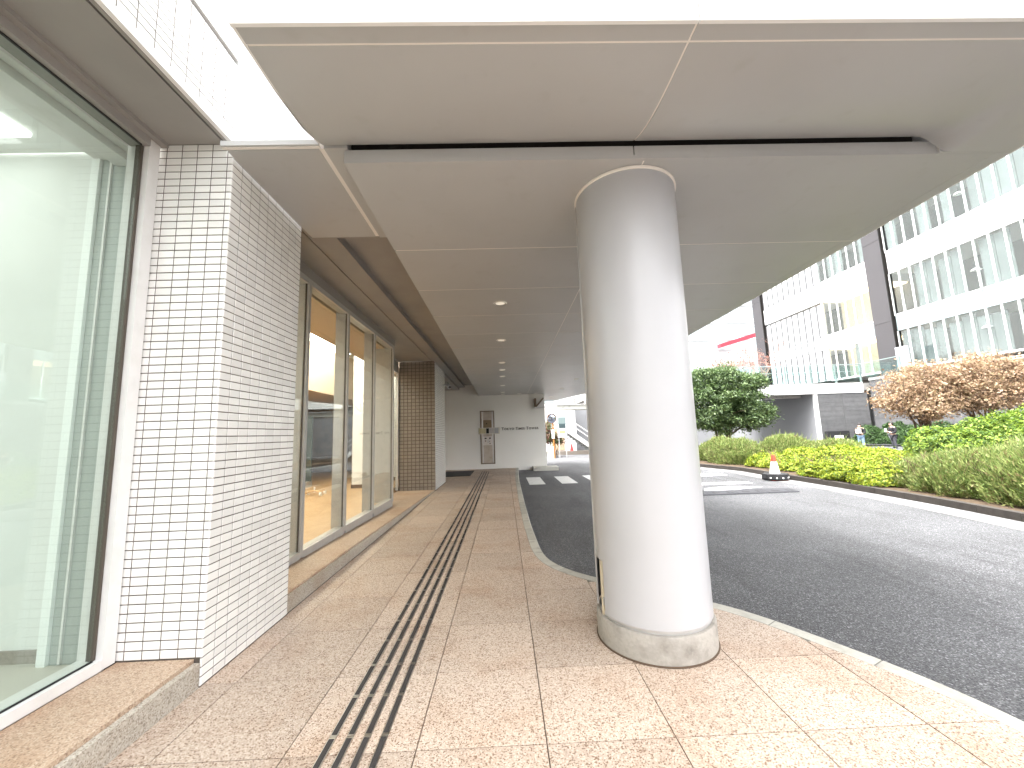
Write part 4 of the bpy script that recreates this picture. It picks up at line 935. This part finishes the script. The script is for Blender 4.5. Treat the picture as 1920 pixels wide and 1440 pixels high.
# white finned bays
for z0, z1 in ((5.0, 11.45), (13.22, 16.0), (17.7, 20.5)):
    B(XF + .10, XF + .2, 31.0, 38.08, z0, z1).build('white_backing', M_BAND, ob)
    for k in range(10): B(XF + .05, XF + .099, 31.67 + .712 * k - .075, 31.67 + .712 * k + .075, z0, z1).build('vertical_fin', mat('grey_fin', (0.09, 0.09, 0.095), 0.5), ob)
B(XF - .1, XF + 3.2, 2, 39.4, 31.5, 32.4).build('parapet', M_BAND, ob)
B(XF + .2, XF + 3.0, 2, 9.4, 0, 31.5).build('end_block', M_BAND, ob)
ns = thing('plaza_notice_stand', (25.2, 24.1, 4.6), 'grey notice stand on the plaza by the dark stone pier', 'notice stand')
B(26.1, 26.16, 23.95, 24.75, 5.0, 6.3).build('board', mat('grey_notice', (0.3, 0.31, 0.34), 0.6, noise=(6, (0.5, 0.5, 0.53), .5, .55)), ns); B(26.1, 26.16, 24.3, 24.4, 4.6, 5.0).build('leg', M_ALU, ns)
for k, (y, z) in enumerate(((20.55, 9.85), (20.55, 6.5), (20.7, 14.6))):
    t = thing('office_lamp', (XF + .12, y, z), f'white shade of a lamp hanging inside the office glass, {["middle", "lowest", "topmost"][k]} of three', 'lamp')
    MB().lathe([(0.02, z + .14), (0.12, z + .1), (0.24, z)], (XF + .14, y), 16).build('shade', M_WHITE, t, smooth=True)
    MB().tube([(XF + .14, y, z + .13), (XF + .14, y, z + .9)], 0.01, 5).build('cord', M_BLACK, t)

# ================================================================== FAR BACKGROUND
M_FAR = mat('far_white_facade', (0.55, 0.56, 0.565), 0.5, var=0.02)
dt = thing('distant_tower', (50, 95, 0), 'pale distant glass tower with thin horizontal floor lines', 'tower')
B(33, 66, 90.3, 110, 0, 75).build('core', M_FAR, dt)
M_FGL = mat('far_glass_band', (0.30, 0.35, 0.36), 0.12, 0.6, var=0.05)
for k in range(17):
    for q in range(6): B(33 + 5.5 * q + .06, 38.5 + 5.5 * q - .06, 90.12, 90.29, 2.2 + 4.2 * k, 4.4 + 4.2 * k).build('window_band', M_FGL, dt)
    B(33, 66, 90.0, 90.29, 1.0 + 4.2 * k, 1.5 + 4.2 * k).build('floor_edge', M_FAR, dt)
rb = thing('red_roofed_building', (38, 62, 0), 'pale building with a sloping red roof edge beyond the bare trees', 'building')
B(34.7, 41, 60.6, 70, 0, 13.8).build('wall', M_FAR, rb)
MB().xprism([(34.7, 13.9), (41.5, 15.75), (41.5, 16.4), (34.7, 14.5)], 'y', 59.5, 60.5).build('roof', mat('red_roof', (0.42, 0.03, 0.05), 0.5), rb)
for k in range(5): B(35.2 + 1.15 * k, 36.0 + 1.15 * k, 60.5, 60.59, 9.5, 11.6).build('window', M_FGL, rb)
# residential tower rising over the canopy
tw = thing('residential_tower', (0, 46, 0), 'white residential tower rising behind and above the canopy', 'tower')
B(-22, 15, 44.5, 56, -0.3, 112).build('wall', M_WHITE, tw)
for fl in range(14):
    for k in range(9): B(-20 + 3.8 * k, -17.6 + 3.8 * k, 44.40, 44.49, 50.2 + 3.5 * fl, 52.6 + 3.5 * fl).build('window', M_FGL, tw)
    if fl % 2 == 0:
        for k in range(12): B(-20.8 + 3.0 * k, -20.6 + 3.0 * k, 44.2, 44.49, 49.6 + 3.5 * fl, 56.5 + 3.5 * fl).build('mullion', M_FRG, tw)
# street end: low wall, stair, mirror, sign, shrubs, beam
lw_ = thing('street_end_wall', (4, 27.2, -0.1), 'low dark kerb wall closing the street beyond the end wall', 'wall')
B(-2, 9.5, 27.1, 27.35, -0.2, 0.16).build('wall', concrete('low_wall', (0.22, 0.19, 0.16)), lw_)
fbld = thing('street_end_building', (4, 33, 0), 'white building with a beige door at the street end', 'building')
B(-6, 5.9, 32.0, 40, -0.3, 6.4).build('wall', mat('pale_far_wall', (0.72, 0.71, 0.70), 0.7), fbld)
B(3.9, 4.9, 31.9, 31.99, 0.0, 2.2).build('door', mat('tan_door', (0.42, 0.30, 0.2), 0.6), fbld)
for k in range(3): B(1.2 + 1.1 * k, 2.0 + 1.1 * k, 31.92, 31.99, 3.9, 5.2).build('window', M_FGL, fbld)
MB().xprism([(1.0, 4.55), (4.2, 5.15), (4.2, 5.4), (1.0, 4.8)], 'y', 31.5, 31.98).build('eave', mat('brown_eave', (0.2, 0.12, 0.11), 0.6), fbld)
st = thing('outdoor_stair', (4.6, 28, 0.1), 'outdoor stair with a white stringer and rails at the street end', 'stair')
for k in range(11):
    x0 = 6.25 - 0.22 * k; B(x0, x0 + .26, 28.2, 29.6, 0.0 if k < 2 else 0.16 + 0.165 * (k - 1), 0.17 + 0.165 * k).build('step', concrete('stair_tread', (0.2, 0.21, 0.2)), st)
MB().xprism([(6.5, 0.0), (6.5, .34), (4.05, 2.15), (3.4, 2.15), (3.4, 1.72), (4.15, 1.72)], 'y', 28.08, 28.18).build('stringer', M_BRW, st)
for z in (0.75, 1.1): MB().tube([(6.6, 28.12, z - .05), (4.05, 28.12, z + 1.78), (3.4, 28.12, z + 1.78)], 0.03, 6).build('rail', M_BRW, st)
for x, z in ((6.4, .3), (5.2, 1.25), (4.05, 2.15), (3.45, 2.15)): MB().tube([(x, 28.12, z), (x, 28.12, z + .78)], 0.025, 6).build('rail_post', M_BRW, st)
B(3.3, 4.1, 28.2, 29.6, 1.75, 1.98).build('landing', concrete('stair_tread', (0.2, 0.21, 0.2)), st)
bm_ = thing('overhead_beam', (4.6, 27, 3.0), 'grey overhead walkway beam crossing the street end', 'beam')
B(3.55, 9.5, 25.6, 26.6, 2.93, 3.24).build('beam', concrete('beam_concrete', (0.36, 0.36, 0.33)), bm_); B(3.5, 9.5, 25.55, 26.65, 3.242, 3.29).build('cap', M_FRG, bm_)
B(9.0, 9.4, 25.7, 26.5, -0.2, 2.93).build('pier', concrete('beam_concrete', (0.36, 0.36, 0.33)), bm_)
mr = thing('traffic_mirror', (2.98, 24, -0.1), 'round convex traffic mirror on an orange pole at the street end', 'mirror')
M_ORG = mat('orange_paint', (0.36, 0.14, 0.03), 0.45)
MB().tube([(3.06, 24.06, -0.1), (3.02, 24.06, 2.5)], 0.045, 10).build('pole', M_ORG, mr, smooth=True)
def disc(c, r, nrm, t, n=28, dome=0):
    m = MB(); d = Vector(nrm).normalized(); u = d.cross(Vector((0, 0, 1))).normalized(); w = d.cross(u); c = Vector(c)
    rings = [(1, 0), (1, t)] + ([(0.8, t + dome * .36), (0.5, t + dome * .75), (0.2, t + dome * .96)] if dome else [])
    vs = [c + (u * math.cos(2 * math.pi * i / n) + w * math.sin(2 * math.pi * i / n)) * r * k + d * h for k, h in rings for i in range(n)]
    fs = [tuple(range(n))] + [(q * n + i, q * n + (i + 1) % n, (q + 1) * n + (i + 1) % n, (q + 1) * n + i) for q in range(len(rings) - 1) for i in range(n)] + [tuple((len(rings) - 1) * n + i for i in range(n))]
    return m.add(vs, fs)
nrm = (-0.1, -1, -0.12)
disc((2.96, 24.0, 2.32), 0.30, nrm, 0.03).build('rim', M_ORG, mr, smooth=True)
disc((2.956, 23.965, 2.316), 0.275, nrm, 0.01, dome=0.06).build('mirror_face', mat('mirror_glass', (0.40, 0.43, 0.5), 0.03, metal=1.0), mr, smooth=True)
m = MB(); n = 12
vs = [(2.956 + .31 * math.cos(math.pi * (.1 + .8 * i / n)), y, 2.316 + .31 * math.sin(math.pi * (.1 + .8 * i / n))) for y in (23.78, 24.0) for i in range(n + 1)]
m.add(vs, [(i, i + 1, n + 2 + i, n + 1 + i) for i in range(n)]).build('hood', M_ORG, mr)
B(2.93, 3.09, 24.005, 24.012, 1.1, 1.65).build('pole_plate', M_WHITE, mr)
sg = thing('street_sign', (3.6, 24.6, 0), 'white and green notice panel on posts beside the traffic mirror', 'sign')
B(3.38, 3.95, 24.5, 24.55, 1.15, 2.5).build('panel', M_WHITE, sg)
for x in (3.42, 3.86): B(x, x + .05, 24.551, 24.6, -0.1, 2.5).build('post', M_ALU, sg)
B(3.42, 3.91, 24.488, 24.499, 1.95, 2.42).build('panel_face', mat('teal_panel', (0.16, 0.21, 0.21), 0.5), sg); B(3.46, 3.88, 24.476, 24.487, 1.72, 2.0).build('panel_picture', mat('dark_teal', (0.04, 0.065, 0.07), 0.5), sg)
B(3.48, 3.86, 24.488, 24.499, 1.42, 1.55).build('panel_strip', mat('yellow_strip', (0.6, 0.55, 0.15), 0.5), sg)
bx_ = thing('planter_box', (2.85, 24.6, -0.1), 'white tapered planter box at the foot of the traffic mirror', 'planter')
MB().xprism([(2.70, -0.1), (3.12, -0.1), (3.03, .62), (2.78, .62)], 'y', 24.2, 24.75).build('box', M_WHITE, bx_); B(2.80, 3.01, 24.25, 24.7, .621, .64).build('soil', M_SOIL, bx_)
stem_tree('street_shrub', (3.15, 25.4, -0.1), [(2.75, 25.4, 1.8, .55, .5, .5), (3.3, 25.4, 1.1, .5, .4, .35), (2.7, 25.3, 1.1, .4, .4, .3)], 5, 'loose shrub with green and reddish leaves behind the traffic mirror', 'shrub',
          leafmat('mixed_leaf', [(0.05, 0.09, 0.03), (0.09, 0.13, 0.05), (0.16, 0.07, 0.05), (0.12, 0.05, 0.04)]), 34, 0.11, 0.5, M_BARK, 0.03, 51)
rc = thing('traffic_cone', (5.0, 27.6, 0.0), 'small red cone under the white stair at the street end', 'traffic cone')
MB().lathe([(0.16, 0.03), (0.04, 0.62)], (4.75, 27.7), 16).build('body', mat('red_cone', (0.55, 0.03, 0.03), 0.5), rc, smooth=True); B(4.55, 4.95, 27.5, 27.9, -0.1, 0.03).build('base', mat('red_cone', (0.55, 0.03, 0.03), 0.5), rc)

# ================================================================== SPEED HUMP, TRAFFIC CONE
hp = thing('rubber_ramp', (5.6, 9.4, Z_ROAD), 'black rubber kerb ramp strip lying across the road behind the column', 'ramp')
M_RUB = mat('grey_rubber', (0.05, 0.05, 0.056), 0.65, 0.4, bump=(60, .3))
for k in range(4):
    x0 = 4.05 + 0.72 * k
    MB().xprism([(9.26, Z_ROAD + .002), (9.62, Z_ROAD + .002), (9.62, Z_ROAD + .06), (9.27, Z_ROAD + .028)], 'x', x0 + .005, x0 + .715).build('ramp_block', M_RUB, hp)
    for q in range(2):
        xx = x0 + .16 + .34 * q
        MB().xprism([(9.36, Z_ROAD + .034), (9.46, Z_ROAD + .043), (9.46, Z_ROAD + .049), (9.36, Z_ROAD + .040)], 'x', xx, xx + .05).build('tread_mark', M_BLACK, hp)
        MB().xprism([(9.36, Z_ROAD + .034), (9.42, Z_ROAD + .039), (9.42, Z_ROAD + .045), (9.36, Z_ROAD + .040)], 'x', xx + .08, xx + .15).build('tread_mark', M_BLACK, hp)
cn = thing('traffic_cone', (7.86, 11.4, Z_ROAD), 'red and white traffic cone with a no-parking sign on a black weight, by the hedge', 'traffic cone')
c0 = (7.86, 11.4); M_RED = mat('cone_red', (0.62, 0.055, 0.03), 0.45)
z0 = Z_ROAD + .006
MB().lathe([(0.30, z0), (0.30, z0 + .012), (0.27, z0 + .018)], c0, 4, a0=R(45)).build('foot', M_RED, cn)
MB().lathe([(0.155, z0 + .018), (0.045, z0 + .70), (0.04, z0 + .715)], c0, 28).build('body', M_RED, cn, smooth=True)
slv = MB().lathe([(0.139, z0 + .16), (0.078, z0 + .52), (0.072, z0 + .522), (0.133, z0 + .16)], c0, 28, caps=False).build('sign_sleeve', mat('sleeve_white', (0.8, 0.8, 0.79), 0.4), cn, smooth=True)
m = MB().lathe([(0.12, z0 + .02), (0.335, z0 + .02), (0.345, z0 + .05), (0.335, z0 + .175), (0.31, z0 + .19), (0.13, z0 + .19)], c0, 8, a0=R(22.5), caps=False); wgt = m.build('weight', M_BLACK, cn)
for a in (-62, -90, -118, -145, -35):
    p = (c0[0] + .315 * math.cos(R(a)), c0[1] + .315 * math.sin(R(a)), z0 + .085); disc(p, .022, (math.cos(R(a)), math.sin(R(a)), 0), .02, 12).build('reflector', M_WHITE, wgt)
# no-parking ring and letter P wrapped on the sleeve
def on_cone(a, z): r = 0.139 + (z - .16) * (0.078 - 0.139) / .36 + 0.0025; return (c0[0] + r * math.cos(a), c0[1] + r * math.sin(a), z0 + z)
CA = R(-124)
def ribbon(pts, w, mt, name):
    m = MB(); vs = []; k = len(pts)
    for i, (a, z) in enumerate(pts):
        a2, z2 = pts[min(i + 1, k - 1)]; a1, z1 = pts[max(i - 1, 0)]; dx, dz = (a2 - a1) * .11, z2 - z1; l = math.hypot(dx, dz) or 1
        nx, nz = -dz / l * w / 2, dx / l * w / 2
        vs += [on_cone(a + nx / .11, z + nz), on_cone(a - nx / .11, z - nz)]
    m.add(vs, [(2 * i, 2 * i + 1, 2 * i + 3, 2 * i + 2) for i in range(k - 1)]).build(name, mt, slv)
ring = [(CA + .062 / .11 * math.cos(t), .375 + .062 * math.sin(t)) for t in np.linspace(0, 2 * math.pi, 25)]
ribbon(ring, .014, M_RED, 'sign_ring'); ribbon([(CA - .4, .42), (CA + .4, .33)], .012, M_RED, 'sign_slash')
ribbon([(CA - .13, .335), (CA - .13, .415)], .014, M_BLACK, 'sign_letter'); ribbon([(CA - .13, .408), (CA + .12, .408), (CA + .2, .392), (CA + .12, .372), (CA - .13, .372)], .012, M_BLACK, 'sign_letter')
for zz_ in (.235, .215): ribbon([(CA - .5, zz_), (CA + .5, zz_)], .010, M_RED, 'sign_caption')

# ================================================================== PEOPLE
def skin(name, V_, E_, rad, mt, parent, base, sub=2):
    me = bpy.data.meshes.new(name); me.from_pydata([tuple(Vector(v) - Vector(base)) for v in V_], E_, []); o = link(name, me, base, parent)
    md = o.modifiers.new('skin', 'SKIN'); md.use_smooth_shade = True
    for k, r in enumerate(rad):
        sv = me.skin_vertices[0].data[k] if me.skin_vertices else None
        if sv is None: break
        sv.radius = r if isinstance(r, tuple) else (r, r)
    if me.skin_vertices: me.skin_vertices[0].data[0].use_root = True
    ss = o.modifiers.new('sub', 'SUBSURF'); ss.levels = sub; ss.render_levels = sub
    me.materials.append(mt); return o
def skin_obj(name, V_, E_, rad, mt, parent, base, sub=2):
    me = bpy.data.meshes.new(name); me.from_pydata([tuple(Vector(v) - Vector(base)) for v in V_], E_, [])
    o = bpy.data.objects.new(name, me); COL.objects.link(o)
    bpy.context.view_layer.objects.active = o; md = o.modifiers.new('skin', 'SKIN'); md.use_smooth_shade = True
    if not me.skin_vertices:
        bm = bmesh.new(); bm.from_mesh(me); bm.verts.layers.skin.verify(); bm.to_mesh(me); bm.free()
    for k, r in enumerate(rad): me.skin_vertices[0].data[k].radius = r if isinstance(r, tuple) else (r, r)
    me.skin_vertices[0].data[0].use_root = True
    ss = o.modifiers.new('sub', 'SUBSURF'); ss.levels = sub; ss.render_levels = sub
    dg = bpy.context.evaluated_depsgraph_get(); m2 = bpy.data.meshes.new_from_object(o.evaluated_get(dg)); bpy.data.objects.remove(o)
    m2.materials.clear(); m2.materials.append(mt); m2.name = name
    m2.polygons.foreach_set('use_smooth', [True] * len(m2.polygons)); return link(name, m2, base, parent)
M_SKIN = mat('skin', (0.55, 0.36, 0.27), 0.5); M_HAIR = mat('black_hair', (0.015, 0.013, 0.012), 0.5)
def person(x, y, z, face, label, top_c, leg_c, hold, H=1.62):
    """face: direction angle the person looks; built in local axes: f forward, r right"""
    s = H / 1.7; f = Vector((math.cos(face), math.sin(face), 0)); r = Vector((f.y, -f.x, 0)); base = Vector((x, y, z))
    t = thing('person', base, label, 'person')
    def P(a, b, c): return base + (f * a + r * b) * s + Vector((0, 0, c * s))
    LH, RH = P(.30, -.07, 1.16), P(.30, .08, 1.18)
    V_ = [P(0, 0, .95), P(0.01, 0, 1.12), P(0.01, 0, 1.30), P(0.0, 0, 1.42), P(0.03, 0, 1.49), P(.06, 0, 1.56), P(.075, 0, 1.64),
          P(0, -.19, 1.39), P(.02, -.25, 1.12), P(.18, -.16, 1.06), LH, P(0, .19, 1.39), P(.02, .25, 1.12), P(.18, .17, 1.08), RH,
          P(0, -.09, .88), P(.03, -.10, .48), P(-.01, -.11, .09), P(.11, -.12, .045), P(0, .09, .88), P(.0, .11, .48), P(-.06, .12, .09), P(.06, .13, .045)]
    E_ = [(0, 1), (1, 2), (2, 3), (3, 4), (4, 5), (5, 6), (3, 7), (7, 8), (8, 9), (9, 10), (3, 11), (11, 12), (12, 13), (13, 14), (0, 15), (15, 16), (16, 17), (17, 18), (0, 19), (19, 20), (20, 21), (21, 22)]
    rd = [.13, .12, .14, .10, .05, .085, .075, .06, .045, .04, .035, .06, .045, .04, .035, .09, .058, .04, .035, .09, .058, .04, .035]
    skin_obj('body', V_, E_, [q * s for q in rd], M_SKIN, t, base)
    jm = mat('jacket_%d' % int(x * 10), top_c, 0.85, noise=(20, tuple(c * .7 for c in top_c), .4, .7)); lm = mat('trousers_%d' % int(x * 10), leg_c, 0.85, noise=(14, tuple(c * .75 for c in leg_c), .4, .7))
    ids = [0, 1, 2, 3, 7, 8, 9, 11, 12, 13]; mp = {a: k for k, a in enumerate(ids)}
    skin_obj('jacket', [V_[i] for i in ids], [(mp[a], mp[b]) for a, b in E_ if a in mp and b in mp], [(rd[i] + .028) * s for i in ids], jm, t, base)
    ids = [0, 15, 16, 17, 19, 20, 21]; mp = {a: k for k, a in enumerate(ids)}
    skin_obj('trousers', [V_[i] for i in ids], [(mp[a], mp[b]) for a, b in E_ if a in mp and b in mp], [(rd[i] + .02) * s for i in ids], lm, t, base)
    for a, b in ((17, 18), (21, 22)): MB().tube([V_[a] - f * .05 * s - Vector((0, 0, .05 * s)), V_[b] - Vector((0, 0, .01)), V_[b] + f * .06 * s - Vector((0, 0, .01))], [.05 * s, .05 * s, .035 * s], 10).build('shoe', M_BLACK, t, smooth=True)
    hd = P(.045, 0, 1.645); m = MB()
    m.lathe([(0.005, .105), (.05, .095), (.085, .055), (.098, 0), (.095, -.05), (.085, -.10), (.06, -.12)], (0, 0), 18, caps=False)
    vs = [hd - f * .03 * s + (f * v[0] * (1 if v[0] < 0 or v[2] > .05 else .75) + r * v[1]) * s + Vector((0, 0, v[2] * s)) for v in m.v]; m2 = MB(); m2.add(vs, m.f); m2.build('hair', M_HAIR, t, smooth=True)
    fc = P(.15, 0, 1.60)
    MB().tube([P(.135, 0, 1.63), P(.165, 0, 1.595)], [.012 * s, .018 * s], 6).build('nose', M_SKIN, t, smooth=True)
    for sgn in (-1, 1): MB().tube([P(.138, .032 * sgn, 1.632), P(.146, .032 * sgn, 1.632)], .011 * s, 6).build('eye', M_BLACK, t)
    MB().tube([P(.142, -.025, 1.555), P(.15, 0, 1.553), P(.142, .025, 1.555)], .007 * s, 5).build('mouth', mat('lips', (.4, .16, .13), .5), t)
    for Hh, sg_ in ((LH, -1), (RH, 1)):
        for q in range(5):
            o_ = Hh + r * (.018 * (q - 2)) * s + f * .02 * s if q else Hh - r * .03 * sg_ * s
            MB().tube([o_, o_ + f * (.045 + .006 * (2 - abs(q - 2))) * s, o_ + f * .06 * s + Vector((0, 0, .025 * s)) - r * .01 * sg_], [.011 * s, .010 * s, .008 * s], 5).build('finger', M_SKIN, t, smooth=True)
    return t, P
GZ = -0.22
p1, P1 = person(22.3, 24.05, GZ, R(-150), 'person in a black jacket and blue jeans standing before the grey wall', (0.012, 0.012, 0.014), (0.22, 0.33, 0.46), None, 1.58)
bg_ = thing('tote_bag', P1(.22, 0, 1.12), 'cream bag held to the chest by the person in blue jeans', 'bag')
c_ = P1(.30, 0, 1.20); B(c_.x - .10, c_.x + .10, c_.y - .13, c_.y + .13, c_.z - .13, c_.z + .12).build('pouch', mat('cream_cloth', (0.62, 0.55, 0.47), .8), bg_, bevel=.03)
MB().tube([(c_.x, c_.y - .08, c_.z + .11), (c_.x, c_.y - .05, c_.z + .2), (c_.x, c_.y + .05, c_.z + .2), (c_.x, c_.y + .08, c_.z + .11)], .012, 6).build('handle', mat('cream_cloth', (0.62, 0.55, 0.47), .8), bg_)
p2, P2 = person(22.75, 22.45, GZ, R(170), 'person in a dark jacket looking down at a phone beside the dark azalea', (0.016, 0.016, 0.02), (0.05, 0.05, 0.06), None, 1.62)
ph = thing('phone', P2(.36, 0, 1.2), 'white phone in the hands of the person in the dark jacket', 'phone')
c_ = P2(.37, 0, 1.235); B(c_.x - .012, c_.x + .012, c_.y - .06, c_.y + .06, c_.z - .09, c_.z + .10).build('case', M_WHITE, ph); B(c_.x + .0125, c_.x + .016, c_.y - .052, c_.y + .052, c_.z - .08, c_.z + .09).build('screen', M_BLACK, ph)
sc_ = thing('hanging_scarf', P2(.12, -.22, .62), 'white cloth hanging at the hip of the person in the dark jacket', 'cloth')
a_, b_ = P2(.05, .27, 1.02), P2(-.25, .36, .42); MB().tube([a_, (a_ + b_) / 2 + Vector((0, 0, .02)), b_], [.05, .07, .085], 8).build('cloth', mat('white_cloth', (.7, .7, .69), .8), sc_, smooth=True)
